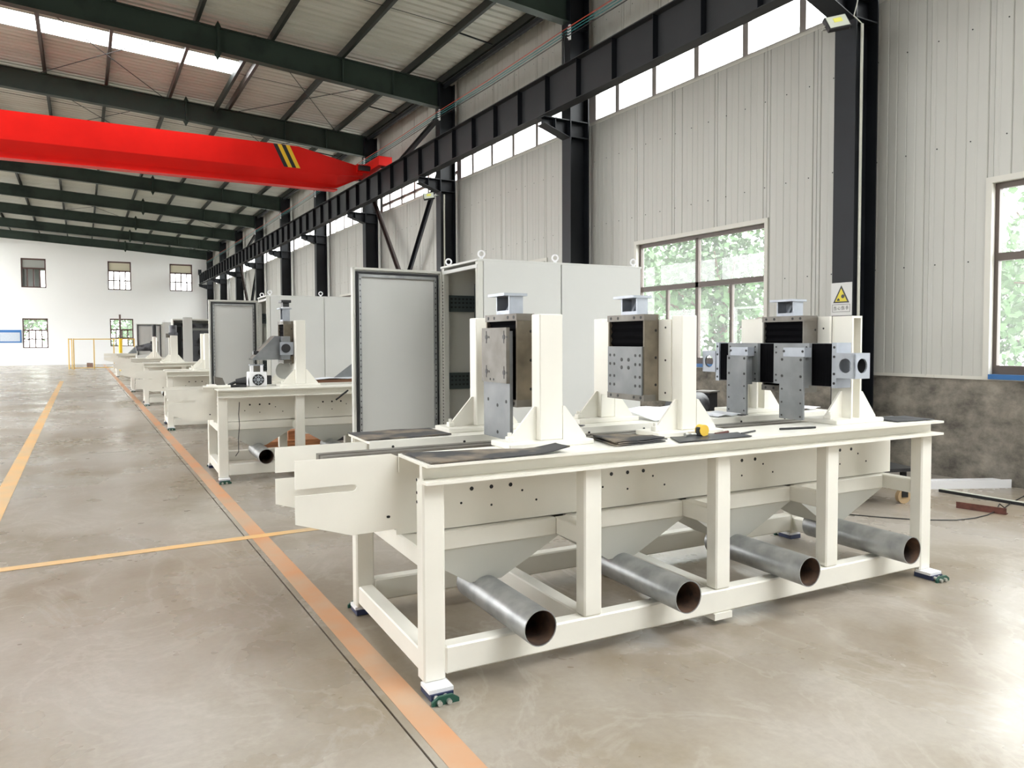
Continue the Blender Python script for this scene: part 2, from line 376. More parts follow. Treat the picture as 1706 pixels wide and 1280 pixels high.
# ------------------------------------------------------------------ far wall
wall_f = empty('wall_far', kind='structure', label='white plastered end wall with two rows of windows')
FW = [(-3.255, -1.92, 4.91, 6.75), (1.54, 2.91, 4.90, 6.78), (5.26, 6.69, 4.93, 6.78), (-3.25, -1.885, 1.10, 2.97), (1.60, 2.975, 1.17, 3.0)]
xs_ = sorted({XL, XW + .1} | {q for f in FW for q in f[:2]}); mb = MB()
for i in range(len(xs_) - 1):
    a, b = xs_[i], xs_[i + 1]; c = (a + b) / 2
    holes = sorted([(f[2], f[3]) for f in FW if f[0] - .001 < c < f[1] + .001]); z = -.02
    for (h0, h1) in holes: mb.box(a, Y1, z, b, Y1 + .24, h0); z = h1
    mb.box(a, Y1, z, b, Y1 + .24, max(roof(a), roof(b)) + .05)
mb.obj('plaster', 'far_wall_white', wall_f)
for n, (a, b, c, d) in enumerate(FW):
    win = new_window(('upper' if c > 3 else 'lower') + ' window in the white end wall')
    t = .07; fr = MB(); y0, y1 = Y1 + .04, Y1 + .12
    fr.box(a, y0, c, a + t, y1, d); fr.box(b - t, y0, c, b, y1, d); fr.box(a, y0, d - t * 1.3, b, y1, d); fr.box(a, y0, c, b, y1, c + t)
    fr.obj('window_frame', 'red_brown_frame', win)
    zt = c + (d - c) * (.60 if n > 2 else .66)
    bx('transom', 'red_brown_frame', win, a + t, y0, zt - .045, b - t, y1, zt + .045)
    for i in (1, 2, 3): bx('mullion', 'red_brown_frame', win, a + (b - a) * i / 4 - .035, y0, c + t, a + (b - a) * i / 4 + .035, y1, zt)
    if n: bx('transom', 'red_brown_frame', win, a + t, y0, c + (zt - c) * .5 - .035, b - t, y1, c + (zt - c) * .5 + .035)
    for i in range(4): bx('pane', 'glass', win, a + t + (b - a - 2 * t) * i / 4, Y1 + .075, c + t, a + t + (b - a - 2 * t) * (i + 1) / 4, Y1 + .08, zt - .045)
    if n in (1, 2): bx('blind', 'interior_cream', win, a + t, Y1 + .10, zt + .045, b - t, Y1 + .13, d - t)
    elif n: bx('pane', 'glass', win, a + t, Y1 + .075, zt + .045, b - t, Y1 + .08, d - t)
    else:
        bx('blind', 'interior_grey', win, a + t, Y1 + .10, zt + .045, b - t, Y1 + .13, d - t)
        bx('inner_door', 'white_board', win, a + .1, Y1 + 1.5, c - .3, a + .62, Y1 + 1.55, zt + .1)
        mb = MB(); mb.box(a - .6, Y1 + .24, c - .4, a - .55, Y1 + 1.7, d + .3); mb.box(a - .6, Y1 + .24, d + .25, b + .4, Y1 + 1.7, d + .3); mb.box(a - .6, Y1 + .24, c - .4, b + .4, Y1 + 1.7, c - .35); mb.box(a - .6, Y1 + 1.6, c - .4, b - .34, Y1 + 1.7, d + .3); mb.box(b - .34, Y1 + 1.6, zt, b + .4, Y1 + 1.7, d + .3); mb.box(b + .35, Y1 + .24, c - .4, b + .4, Y1 + 1.7, d + .3)
        mb.obj('inner_room', 'interior_grey', win)
    if n > 2: portal(((a + b) / 2, Y1 + .3, (c + d) / 2), (0, -1, 0), b - a - .1, d - c - .1, (1, 0, 0))
nb = empty('notice_board', (-4.45, Y1 - .03, 1.44), label='blue framed notice board on the white end wall', cat='notice board')
bx('board_frame', 'board_blue', nb, -1.13, -.02, 0, 1.13, .028, .80); bx('sheet', 'board_grey', nb, -1.06, -.03, .08, -.02, -.021, .64); bx('sheet', 'board_grey', nb, .02, -.03, .08, 1.06, -.021, .64)
# ------------------------------------------------------------------ left wall and near wall (behind the camera), unseen; left openings added for daylight
wall_l = empty('wall_left', kind='structure', label='pale steel wall on the far aisle side, with windows and tall gate added for daylight')
mb = MB(); zt = roof(XL) + .1; ADDED_GATE = (39.0, 54.0, 5.8)  # unseen gate opening added to brighten the far wall and floor
def lbox(y0, y1, z0, z1):
    if y0 < ADDED_GATE[0] < y1 and z0 < ADDED_GATE[2]: lbox(y0, ADDED_GATE[0], z0, z1); lbox(ADDED_GATE[0], y1, z0, z1); return
    if y0 < ADDED_GATE[1] < y1 and z0 < ADDED_GATE[2]: lbox(y0, ADDED_GATE[1], z0, z1); lbox(ADDED_GATE[1], y1, z0, z1); return
    if ADDED_GATE[0] <= y0 and y1 <= ADDED_GATE[1]:
        if z1 <= ADDED_GATE[2]: return
        z0 = max(z0, ADDED_GATE[2])
    mb.box(XL - .2, y0, z0, XL, y1, z1)
for (z0, z1) in ((-.02, .9), (3.4, 4.8), (6.4, zt)): lbox(Y0, Y1 + .2, z0, z1)
lbox(Y0, BAYS[6], .9, 3.4)  # near low windows walled up to lessen fill light on the beds
for y in BAYS: lbox(y - .7, y + .7, .9, 3.4); lbox(y - .2, y + .2, 4.8, 6.4)
mb.obj('wall_sheet', 'wall_panel', wall_l)
for a, b in ((BAYS[0], BAYS[3]), (BAYS[3], BAYS[6]), (BAYS[6], ADDED_GATE[0])): portal((XL - .25, (a + b) / 2, 5.6), (1, 0, 0), b - a, 1.6, (0, 1, 0))
portal((XL - .25, (BAYS[6] + ADDED_GATE[0]) / 2, 2.15), (1, 0, 0), ADDED_GATE[0] - BAYS[6] - 1.4, 2.5, (0, 1, 0))
portal((XL - .25, 46.5, 2.9), (1, 0, 0), 15, 5.8, (0, 1, 0))
wall_n = empty('wall_near', kind='structure', label='grey steel end wall behind the camera, darkened to cut bounced light')
mb = MB(); mb.box(XL, Y0 - .2, -.02, XW + .2, Y0, 8.75); mb.obj('wall_sheet', 'interior_grey', wall_n)  # unseen wall given a darker grey to cut light bounced onto the beds

# ------------------------------------------------------------------ roof
ceil = empty('ceiling', kind='structure', label='pale corrugated roof sheeting on steel purlins')
SKYL = [(18.80, 19.72, 3.47, XR), (7.7, 8.62, 3.47, XR)] + [(-7.2 + .94 * i, -6.26 + .94 * i, 7.2, 1.2) for i in range(8)]  # last group: unseen strips above and behind the camera, added to light bed fronts
def roof_sheet_mesh(wd, x0, x1):
    mb = MB(); n = 4; p = wd / n; pr = [(0, 0)]
    for k in range(n): pr += [(k * p + p * .55, 0), (k * p + p * .66, .03), (k * p + p * .84, .03), (k * p + p * .95, 0)]
    pr += [(wd, 0)]
    vs = []; fs = []
    for (y, dz) in pr: vs += [(x0, y, roof(x0) + dz), (x1, y, roof(x1) + dz)]
    for k in range(len(pr) - 1): fs.append((2 * k, 2 * k + 1, 2 * k + 3, 2 * k + 2))
    return mb.add(vs, fs)
edges = []; y = Y0
stops = sorted([q for s_ in SKYL for q in s_[:2]] + [Y1 + .25])
for st in stops:
    n = max(1, round((st - y) / .92))
    for k in range(n): edges.append((y + (st - y) * k / n, y + (st - y) * (k + 1) / n))
    y = st
rm = {}
for a, b in edges:
    lit = [s_ for s_ in SKYL if abs(a - s_[0]) < .01]
    parts_ = [(XW + .15, XR)] if not lit else [(XW + .15, lit[0][2])] + ([(lit[0][3], XR)] if lit[0][3] > XR else [])
    for (x0, x1) in parts_:
        key = (round(b - a, 3), x0, x1)
        if key not in rm: rm[key] = roof_sheet_mesh(b - a, x0, x1).mesh('roof_sheet', 'roof_sheet')
        link('roof_sheet', rm[key], ceil, loc=(0, a, 0))
    if lit:
        xa, xb = lit[0][2:]
        mb = MB(); mb.add([(xa, a, roof(xa)), (xb, a, roof(xb)), (xb, b, roof(xb)), (xa, b, roof(xa))], [(0, 1, 2, 3)])
        mb.obj('skylight_panel', 'glass', ceil)  # shared by the hall's own skylights and the added strips
        if a > 1: portal(((xa + xb) / 2, (a + b) / 2, roof((xa + xb) / 2) + .3), (0, 0, -1), xa - xb, b - a, (1, 0, 0))
portal((4.2, -3.44, roof(1.2) + .1), (0, 0, -1), 6.0, 7.52, (1, 0, 0))  # sky portal over the added strips
LSK_ADDED = [y for k in range(len(BAYS) - 1) for y in (((BAYS[k] + BAYS[k + 1]) / 2 - .9,) if k > 1 else ())]; LW = 1.84   # unseen skylights added in the other roof slope to light the far end
y = Y0
def slope(a, b, x0, x1, nm, mt): MB().add([(x0, a, roof(x0)), (x1, a, roof(x1)), (x1, b, roof(x1)), (x0, b, roof(x0))], [(0, 1, 2, 3)]).obj(nm, mt, ceil)
for q in LSK_ADDED + [None]:
    b = q if q is not None else Y1 + .2
    slope(y, b, XR, XL - .2, 'roof_sheet', 'roof_sheet')
    if q is None: break
    slope(b, b + LW, XR, XR - 1.0, 'roof_sheet', 'roof_sheet'); slope(b, b + LW, XR - 1.0, XL + 2.6, 'skylight_panel', 'glass'); slope(b, b + LW, XL + 2.6, XL - .2, 'roof_sheet', 'roof_sheet')
    portal(((XR - 1 + XL + 2.6) / 2, b + LW / 2, roof((XR - 1 + XL + 2.6) / 2) + .3), (0, 0, -1), XR - 1 - XL - 2.6, LW, (1, 0, 0)); y = b + LW
PX = [7.62, 6.72, 5.17, 3.64, 2.14, .65, -.70, -2.2, -3.7, -6.0, -9, -12, -15]
def purlin_mesh(L):
    """cold formed C section lying along y"""
    mb = MB(); mb.box(-.004, 0, 0, .004, L, .165); mb.box(0, 0, 0, .065, L, .006); mb.box(0, 0, .159, .065, L, .165); mb.box(.059, 0, 0, .065, L, .02); return mb
pm = {}
for x in PX:
    for k in range(len(BAYS) - 1):
        a, b = BAYS[k], BAYS[k + 1]; key = round(b - a, 2)
        if key not in pm: pm[key] = purlin_mesh(b - a - .004).mesh('purlin', 'purlin_green')
        o = link('purlin', pm[key], ceil, loc=(x, a, rt(x) + .002))
        if k == 5 and x < 5: o.material_slots[0].link = 'OBJECT'; o.material_slots[0].material = MATS['purlin_steel']
o = link('purlin', pm[round(BAYS[6] - BAYS[5], 2)], ceil, loc=(3.29, BAYS[5], rt(3.29) - .12))
rods = MB()
def rod(a, b, r=.009): rods.cyl(a, b, r, 6)
for k in (5, 6, 9):
    a, b = BAYS[k] + .15, BAYS[k + 1] - .15
    for (x0, x1) in ((-.9, 2.1), (3.7, 6.7)):
        rod((x0, a, rt(x0) - .10), (x1, b, rt(x1) - .10)); rod((x1, a, rt(x1) - .10), (x0, b, rt(x0) - .10))
rods.obj('bracing_rods', 'steel_grey', ceil)
tie = MB()
for k in range(3, len(BAYS) - 1):
    ym = (BAYS[k] + BAYS[k + 1]) / 2
    tie.cyl((6.72, ym, rt(6.72) + .02), (7.6, ym + .1, rt(7.6) + .02), .018, 6)
    for i in range(1, 8): tie.cyl((PX[i], ym, rt(PX[i]) + .12), (PX[i + 1], ym, rt(PX[i + 1]) + .12), .006, 5)
tie.obj('sag_rods', 'steel_navy', ceil)
bx('eave_beam', 'steel_navy', ceil, 7.66, Y0, 7.58, 7.74, Y1, 7.66)

# ------------------------------------------------------------------ steel frames
def ibeam_x(mb, x0, x1, top, bot, y, wd=.10, tw=.006, tf=.012):
    mb.add([(x0, y - tw, bot(x0)), (x1, y - tw, bot(x1)), (x1, y - tw, top(x1)), (x0, y - tw, top(x0)), (x0, y + tw, bot(x0)), (x1, y + tw, bot(x1)), (x1, y + tw, top(x1)), (x0, y + tw, top(x0))],
           [(0, 1, 2, 3), (7, 6, 5, 4), (0, 4, 5, 1), (3, 2, 6, 7), (0, 3, 7, 4), (1, 5, 6, 2)])
    for fn, s_ in ((top, -tf), (bot, tf)):
        mb.add([(x0, y - wd, fn(x0)), (x1, y - wd, fn(x1)), (x1, y + wd, fn(x1)), (x0, y + wd, fn(x0)), (x0, y - wd, fn(x0) + s_), (x1, y - wd, fn(x1) + s_), (x1, y + wd, fn(x1) + s_), (x0, y + wd, fn(x0) + s_)],
               [(3, 2, 1, 0), (4, 5, 6, 7), (0, 1, 5, 4), (1, 2, 6, 5), (2, 3, 7, 6), (3, 0, 4, 7)])
def rb(x):
    d = .50 + .10 * max(0, min(1, (x - 2.6) / 5)); return rt(x) - d
ORD = ['first', 'second', 'third', 'fourth', 'fifth', 'sixth', 'seventh', 'eighth', 'ninth', 'tenth', 'eleventh', 'twelfth', 'thirteenth']
rafter_proto = col_proto = None
for k, y in enumerate(BAYS):
    if rafter_proto is None:
        root = empty('roof_beam', (0, y, 0), kind='structure'); mb = MB()
        ibeam_x(mb, 7.6, 2.58, rt, rb, 0); ibeam_x(mb, 2.56, XR, rt, rb, 0); ibeam_x(mb, XR, XL, rt, lambda x: rt(x) - .5, 0)
        mb.obj('beam', 'rafter_green', root)
        sp = MB(); c = 2.57
        sp.box(c - .02, -.11, rb(c) - .01, c + .02, .11, rt(c) + .01)
        for q_ in (-.06, .06): sp.prism([(c - .07, rb(c)), (c, rb(c) - .14), (c + .07, rb(c))], 'y', q_ - .006, q_ + .006); sp.prism([(c - .07, rt(c)), (c, rt(c) + .14), (c + .07, rt(c))], 'y', q_ - .006, q_ + .006)
        sp.obj('splice_plate', 'rafter_green', root)
        for x in (6.4, 5.2): bx('fly_brace', 'rafter_green', root, x - .012, -.10, rb(x), x + .012, .10, rt(x))
        rafter_proto = root
        cr = empty('steel_column', (0, y, 0), kind='structure'); mb = MB()
        h = rt(7.55) - .02
        mb.box(7.54, -.135, 0, 7.558, .135, h); mb.box(7.92, -.135, 0, 7.938, .135, h); mb.box(7.558, -.006, 0, 7.92, .006, h)
        mb.box(7.48, -.19, 0, 8.0, .19, .03); mb.box(7.558, -.13, 7.0, 7.92, .13, 7.014); mb.box(7.558, -.13, 5.36, 7.92, .13, 5.375); mb.box(7.558, -.13, 5.08, 7.92, .13, 5.095)
        mb.obj('column_shaft', 'steel_navy', cr)
        b_ = MB(); b_.prism([(7.54, 5.08), (7.54, 5.36), (7.02, 5.36), (7.02, 5.26)], 'y', -.006, .006)
        b_.box(7.0, -.12, 5.36, 7.54, .12, 5.378); b_.add([(7.54, -.12, 5.08), (7.02, -.12, 5.26), (7.02, .12, 5.26), (7.54, .12, 5.08), (7.54, -.12, 5.068), (7.02, -.12, 5.248), (7.02, .12, 5.248), (7.54, .12, 5.068)], [(0, 1, 2, 3), (7, 6, 5, 4), (0, 4, 5, 1), (3, 2, 6, 7), (1, 5, 6, 2)])
        b_.box(7.24, -.11, 5.20, 7.252, .11, 5.36)
        b_.obj('corbel', 'steel_navy', cr)
        col_proto = cr
    else:
        r_ = copy_tree(rafter_proto); r_.location = (0, y, 0); c_ = copy_tree(col_proto); c_.location = (0, y, 0)
        root, cr = r_, c_
    root['label'] = 'dark green roof beam, %s from the camera end of the hall' % ORD[k]
    cr['label'] = 'dark steel H column against the side wall, %s from the camera end' % ORD[k]
# conduit on the nearest column in view
ya = BAYS[3]
cd = MB().path([(7.60, ya - .165, .04), (7.60, ya - .165, 5.0)], .016); cd.path([(7.60, ya - .165, 5.0), (7.46, ya - .16, 5.06), (7.60, ya - .2, 5.6), (7.5, ya - .19, 6.2)], .006)
cd.obj('cable_conduit', 'conduit', label='pale conduit running up the column beside the floodlight', cat='conduit')
cd = MB().path([(7.62, BAYS[5] - .165, .04), (7.62, BAYS[5] - .165, 5.0)], .02).obj('cable_conduit', 'conduit', label='pale conduit on the column behind the open cabinet door', cat='conduit')

# wall cross bracing
def brace(name, p0, p1, wd, material, **kw):
    p0 = Vector(p0); p1 = Vector(p1); d = (p1 - p0).normalized(); n = Vector((1, 0, 0)); s_ = d.cross(n).normalized() * wd
    mb = MB(); t = Vector((.006, 0, 0)); q = Vector((.07, 0, 0)); e = s_ * .12
    for (a, b) in ((-s_, t), ):
        vs = [p0 - s_ - t, p0 + s_ - t, p1 + s_ - t, p1 - s_ - t, p0 - s_ + t, p0 + s_ + t, p1 + s_ + t, p1 - s_ + t]
        mb.add(vs, [(0, 1, 2, 3), (7, 6, 5, 4), (0, 4, 5, 1), (1, 5, 6, 2), (2, 6, 7, 3), (3, 7, 4, 0)])
        vs = [p0 - s_ - q, p0 - s_ + e - q, p1 - s_ + e - q, p1 - s_ - q, p0 - s_ + q, p0 - s_ + e + q, p1 - s_ + e + q, p1 - s_ + q]
        mb.add(vs, [(0, 1, 2, 3), (7, 6, 5, 4), (0, 4, 5, 1), (1, 5, 6, 2), (2, 6, 7, 3), (3, 7, 4, 0)])
    return mb.obj(name, material, **kw)
for k, nm in ((5, 'behind the open cabinet door'), (9, 'far down the hall')):
    a, b = BAYS[k], BAYS[k + 1]
    brace('wall_brace', (7.75, b - .2, 5.95), (7.75, a + .2, .15), .07, 'purlin_steel', kind='structure', label='brown diagonal wall brace leaning one way ' + nm)
    brace('wall_brace', (7.80, a + .2, 5.95), (7.80, b - .2, .15), .07, 'steel_navy', kind='structure', label='black diagonal wall brace leaning the other way ' + nm)
    brace('wall_brace', (7.75, a + .2, 7.0), (7.75, b - .2, 5.95), .07, 'steel_grey', kind='structure', label='grey brace above the crane rail ' + nm)

# runway girder
gd = empty('runway_girder', (7.13, 0, 0), kind='structure', label='long dark crane runway girder along the side wall')
mb = MB(); zb, ztg = 5.43, 6.07
mb.box(-.006, Y0, zb, .006, Y1 - .3, ztg); mb.box(-.12, Y0, ztg - .014, .12, Y1 - .3, ztg); mb.box(-.10, Y0, zb - .014, .10, Y1 - .3, zb)
mb.obj('beam', 'steel_grey', gd)
st_me = MB().box(-.10, -.005, zb, -.006, .005, ztg - .014).mesh('stiffener', 'steel_navy')
y = BAYS[3] - 2
i = 0
while y < Y1 - .4:
    link('stiffener', st_me, gd, loc=(0, y, 0)); y += .94
bx('crane_rail', 'steel_navy', gd, -.03, Y0, ztg, .03, Y1 - .3, ztg + .06)
bx('end_stop', 'steel_navy', gd, -.1, Y1 - .45, ztg, .1, Y1 - .3, ztg + .35)
# power lines along the girder
for i, (dz, c) in enumerate(((0, 'wire_red'), (-.05, 'wire_teal'), (-.10, 'wire_teal'), (-.15, 'black'))):
    mb = MB()
    for k in range(3, len(BAYS) - 1):
        a, b = BAYS[k], BAYS[k + 1]; mb.path([(7.5, a, 6.97 + dz), (7.5, (a + b) / 2, 6.945 + dz), (7.5, b, 6.97 + dz)], .009, 6)
    mb.obj('power_line', c, label=('topmost reddish crane power line above the girder', 'upper teal crane power line just under the reddish one', 'lower teal crane power line above the black one', 'black lowest crane power line above the girder')[i], cat='cable', group='crane power lines')
for k in range(4, 10):
    mb = MB(); y = BAYS[k]
    for dz in (0, -.05, -.10, -.15): mb.cyl((7.485, y - .12, 6.945 + dz), (7.52, y - .12, 6.945 + dz), .011, 8)
    mb.box(7.515, y - .145, 6.76, 7.545, y - .10, 7.02)
    mb.obj('insulator_bracket', 'white_board', label='white insulator bracket holding the power lines, %s from the camera' % ORD[k - 4], cat='bracket', group='insulator brackets on the columns')
cb = MB().path([(7.43, BAYS[4] - .1, 6.86), (7.40, BAYS[4] - .12, 6.7), (7.42, BAYS[4] - .1, 6.4), (7.40, BAYS[4] - .1, 6.1)], .018)
cb.obj('feeder_cable', 'black', label='short black feeder cable dropping from the power lines', cat='cable')

# ------------------------------------------------------------------ crane
cr = empty('overhead_crane', (0, 20.3, 0), label='red overhead travelling crane with yellow and black stripes', cat='crane')
def crane_sec(x):
    """half widths and levels of the box girder at x, tapering at the end"""
    t = max(0, min(1, (x - 5.05) / 1.75)); top = 6.62 - .36 * t; bot = 5.98 + .0 * t
    return top, bot
mb = MB(); xs2 = [-16.5, 5.05, 6.10, 6.80]; rings = []
for x in xs2:
    top, bot = crane_sec(x); lo = 5.60 if x < 5.6 else (5.64 if x < 6.3 else 5.96)
    mid = bot - .12 if lo < 5.9 else 6.02
    if x > 6.3: bot = 6.04; mid = 6.0; lo = 5.98
    rings.append([(x, -.22, top), (x, -.22, bot), (x, -.06, mid - .12 if lo < 5.9 else mid), (x, -.06, lo + .02), (x, .06, lo + .02), (x, .06, mid - .12 if lo < 5.9 else mid), (x, .22, bot), (x, .22, top)])
for i in range(3):
    n = 8; vs = rings[i] + rings[i + 1]; mb.add(vs, [(j, j + n, (j + 1) % n + n, (j + 1) % n) for j in range(n)])
mb.add(rings[0], [tuple(range(8))]); mb.add(rings[-1], [tuple(range(7, -1, -1))])
mb.obj('box_girder', 'crane_red', cr)
bx('bottom_flange', 'crane_red', cr, -16.5, -.16, 5.585, 6.1, .16, 5.615)
mb = MB(); mb.box(6.93, -1.15, 6.16, 7.30, 1.15, 6.40); mb.obj('end_carriage', 'crane_red', cr)
bx('joint_plate', 'crane_red', cr, 6.62, -.30, 6.10, 6.95, .30, 6.32)
for s_ in (-1, 1): MB().cyl((7.06, s_ * .95, 6.24), (7.20, s_ * .95, 6.24), .11, 16).obj('wheel', 'black', cr)
MB().cyl((6.62, -.42, 6.2), (6.93, -.42, 6.2), .07, 12).obj('drive_motor', 'black_plastic', cr)
for i, c in enumerate(('black', 'stripe_yellow', 'black', 'stripe_yellow')):
    x = 4.40 + i * .105; wd = .105
    MB().prism([(x, 6.615), (x + wd, 6.615), (x + wd + .27, 6.05), (x + .27, 6.05)], 'y', -.226, -.2205).obj('warning_stripe', c, cr)

# ------------------------------------------------------------------ machine beds
TROT = R(-2.28)
def MP(k): return Vector((1.221, 2.885 + 5.48 * k, 0))
PU = [0, .806, 1.622, 2.451, 3.305]       # posts
def holes(mb, pts, axis, r=.008, n=8, t=.002):
    for p in pts:
        p = Vector(p); d = Vector({'x': (1, 0, 0), 'y': (0, 1, 0), 'z': (0, 0, 1)}[axis]) * t
        mb.cyl(p - d, p + d, r, n, smooth=False)
    return mb
def slotted_plate(mb, v, t, u_end):
    """side plate in the u-w plane whose nose sticks out past the frame with a slot in it"""
    slot = [(-.46, .863), (-.205, .863), (-.195, .858), (-.19, .848), (-.195, .838), (-.205, .833), (-.46, .833)]
    poly = [(-.46, .985), *[p for p in slot], (-.46, .711), (-.214, .635), (0, .640), (u_end, .640), (u_end, .972), (.02, .972), (-.03, .985)]
    # split in two convex-ish strips so that the slot stays open
    mb.prism([(-.46, .863), (-.205, .863), (-.195, .858), (-.19, .848), (u_end, .848), (u_end, .972), (0, .972), (-.03, .985), (-.46, .985)], 'y', v, v + t)
    mb.prism([(-.46, .711), (-.214, .635), (-.01, .640), (-.01, .612), (u_end, .612), (u_end, .848), (-.19, .848), (-.195, .838), (-.205, .833), (-.46, .833)], 'y', v, v + t)
def make_bed():
    r = empty('machine_bed')
    leg = MB().cbox(0, 0, .045, .1, .08, .90, .008).mesh('leg', 'cream_paint')
    post = MB().cbox(0, 0, .187, .1, .08, .90, .008).mesh('leg', 'cream_paint')
    for v in (0, 1.02):
        for i, u in enumerate(PU): link('leg', leg if i in (0, 4) else post, r, loc=(u, v, 0))
        bx('bottom_rail', 'cream_paint', r, .1, v, .065, 3.305, v + .08, .187, b=.008)
        bx('middle_foot', 'cream_paint', r, 1.61, v - .005, .03, 1.73, v + .085, .065)
    for u in (0, 3.305): bx('end_rail', 'cream_paint', r, u + .01, .08, .068, u + .09, 1.02, .165, b=.006); bx('mid_rail', 'cream_paint', r, u + .012, .08, .520, u + .088, 1.02, .607, b=.006)
    for u in PU[1:4]:
        bx('cross_rail', 'cream_paint', r, u + .01, .08, .08, u + .09, 1.02, .186, b=.006)
        bx('hopper_arm', 'cream_paint', r, u + .012, .08, .520, u + .088, .30, .607, b=.005); bx('hopper_arm', 'cream_paint', r, u + .012, .80, .520, u + .088, 1.02, .607, b=.005)
    for v in (.275, .755):
        for i in range(4): bx('hopper_rail', 'cream_paint', r, PU[i] + .088, v, .520, PU[i + 1] + .012, v + .07, .607, b=.005)
    # channels and top plates, front and rear
    for s_, v0, v1 in ((1, -.05, .31), (-1, .75, 1.15)):
        nm = 'front' if s_ > 0 else 'rear'
        mb = MB(); e = v0 if s_ > 0 else v1
        w_ = e + s_ * .085
        mb.box(.008, min(w_, w_ + s_ * .008), .911, 3.44, max(w_, w_ + s_ * .008), .972); mb.box(0, min(e, e + s_ * .13), .898, 3.44, max(e, e + s_ * .13), .911)
        mb.box(0, v0, .972, 3.44, v1, .985); mb.box(0.0, min(e + s_ * .055, e + s_ * .085), .911, .008, max(e + s_ * .055, e + s_ * .085), .972)
        inner = v1 if s_ > 0 else v0
        mb.box(0, min(inner, inner - s_ * .012), .90, 3.44, max(inner, inner - s_ * .012), .972)
        mb.obj('top_channel', 'cream_paint', r)
    mb = MB(); slotted_plate(mb, .315, .008, 3.44); mb.obj('side_plate', 'cream_paint', r)
    mb = MB(); slotted_plate(mb, .775, .008, 3.60); mb.obj('side_plate', 'cream_paint', r)
    hp = []
    for i in range(4):
        c = (PU[i] + .1 + PU[i + 1]) / 2
        for du in (-.085, .02, .125): hp.append((c + du, .315, .789, .0105))
        for du, z in ((.19, .755), (-.14, .725), (.27, .70), (.02, .70)): hp.append((c + du, .315, z, .006))
    hb = MB()
    for u, v, z, q in hp: hb.cyl((u, v - .001, z), (u, v + .001, z), q, 8, smooth=False)
    for z in (.955, .90, .86): hb.cyl((-.001, .07, z - .05), (.002, .07, z - .05), .007, 8, smooth=False)
    for u in (-.045, -.05): hb.cyl((u, .312, .70), (u, .316, .70), .006, 8, smooth=False)
    for i in range(9): hb.cyl((.12 + i * .4, .738, .955), (.12 + i * .4, .742, .955), .007, 8, smooth=False)
    tag(hb.obj('bolt_holes', 'black', r), kind='stuff')
    for v in (.57, .655): bx('slide_rail', 'machined_steel', r, -.28, v, .925, 3.42, v + .05, .955)
    bx('trough_floor', 'cream_paint', r, 0, .33, .63, 3.4, .775, .64)
    for i in range(4):
        c = (PU[i] + .1 + PU[i + 1]) / 2; h = .40
        a = [(c - h, .285, .522), (c + h, .285, .522), (c + h, .815, .522), (c - h, .815, .522)]; b = [(c - .085, .34, .325), (c + .085, .34, .325), (c + .085, .60, .325), (c - .085, .60, .325)]
        mb = MB(); mb.add(a + b, [(0, 4, 5, 1), (1, 5, 6, 2), (2, 6, 7, 3), (3, 7, 4, 0), (4, 7, 6, 5)]); mb.obj('hopper', 'cabinet_paint', r)
        p = MB().pipe((c, .52, .272), (c, -.20, .272), .079, .0755).obj('dust_pipe', 'galvanized', r); p['label'] = 'galvanized steel dust pipe'
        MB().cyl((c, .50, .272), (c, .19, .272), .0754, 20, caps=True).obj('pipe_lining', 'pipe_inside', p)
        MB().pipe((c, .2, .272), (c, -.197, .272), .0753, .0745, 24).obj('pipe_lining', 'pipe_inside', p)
    for (u, v) in ((.05, -.02), (3.355, -.02), (.05, 1.08), (3.355, 1.08)):
        s_ = -1 if v < .5 else 1
        f = bx('levelling_foot', 'white_board', r, u - .055, v - .05, .030, u + .055, v + .05, .046); f['label'] = 'wedge levelling foot'
        mb = MB(); ve = v + s_ * .03
        mb.prism([(u - .06, 0), (u + .06, 0), (u + .06, .016), (u + .03, .036), (u - .03, .036), (u - .06, .016)], 'y', ve + s_ * .055, ve + s_ * .068); mb.obj('foot_plate', 'foot_green', f)
        bx('wedge', 'foot_blue', f, u - .05, v - .06, .002, u + .05, v + .06, .030)
        for du in (-.03, .012): MB().cyl((u + du, v + s_ * .05, .018), (u + du, v + s_ * .112, .012), .011, 10).obj('bolt', 'bolt_zinc', f)
    return r
bed0 = make_bed()
BED_LABELS = {0: 'cream machine bed nearest the camera with four pipes and rubber mats on top', 1: 'second cream machine bed, with the motor unit and triangular bracket on it',
              2: 'third cream machine bed, just behind the bed with the motor unit', 3: 'fourth cream machine bed down the hall, carrying one wide white column', 4: 'fifth cream machine bed, below the open dark cabinet far down the hall', 6: 'farthest cream machine bed, beside the yellow fence'}
BEDS = {}
for k in (0, 1, 2, 3, 4, 6):
    b = bed0 if k == 0 else copy_tree(bed0)
    b.location = MP(k); b.rotation_euler = (0, 0, TROT)
    tag(b, BED_LABELS[k], 'machine bed', 'cream machine beds in a row'); BEDS[k] = b
def M2W(k, u, v, z=0):
    c, s_ = math.cos(TROT), math.sin(TROT); p = MP(k); return Vector((p.x + u * c - v * s_, p.y + u * s_ + v * c, z))
def on_bed(name, k, u, v, z, **kw):
    return empty(name, M2W(k, u, v, z), TROT, **kw)

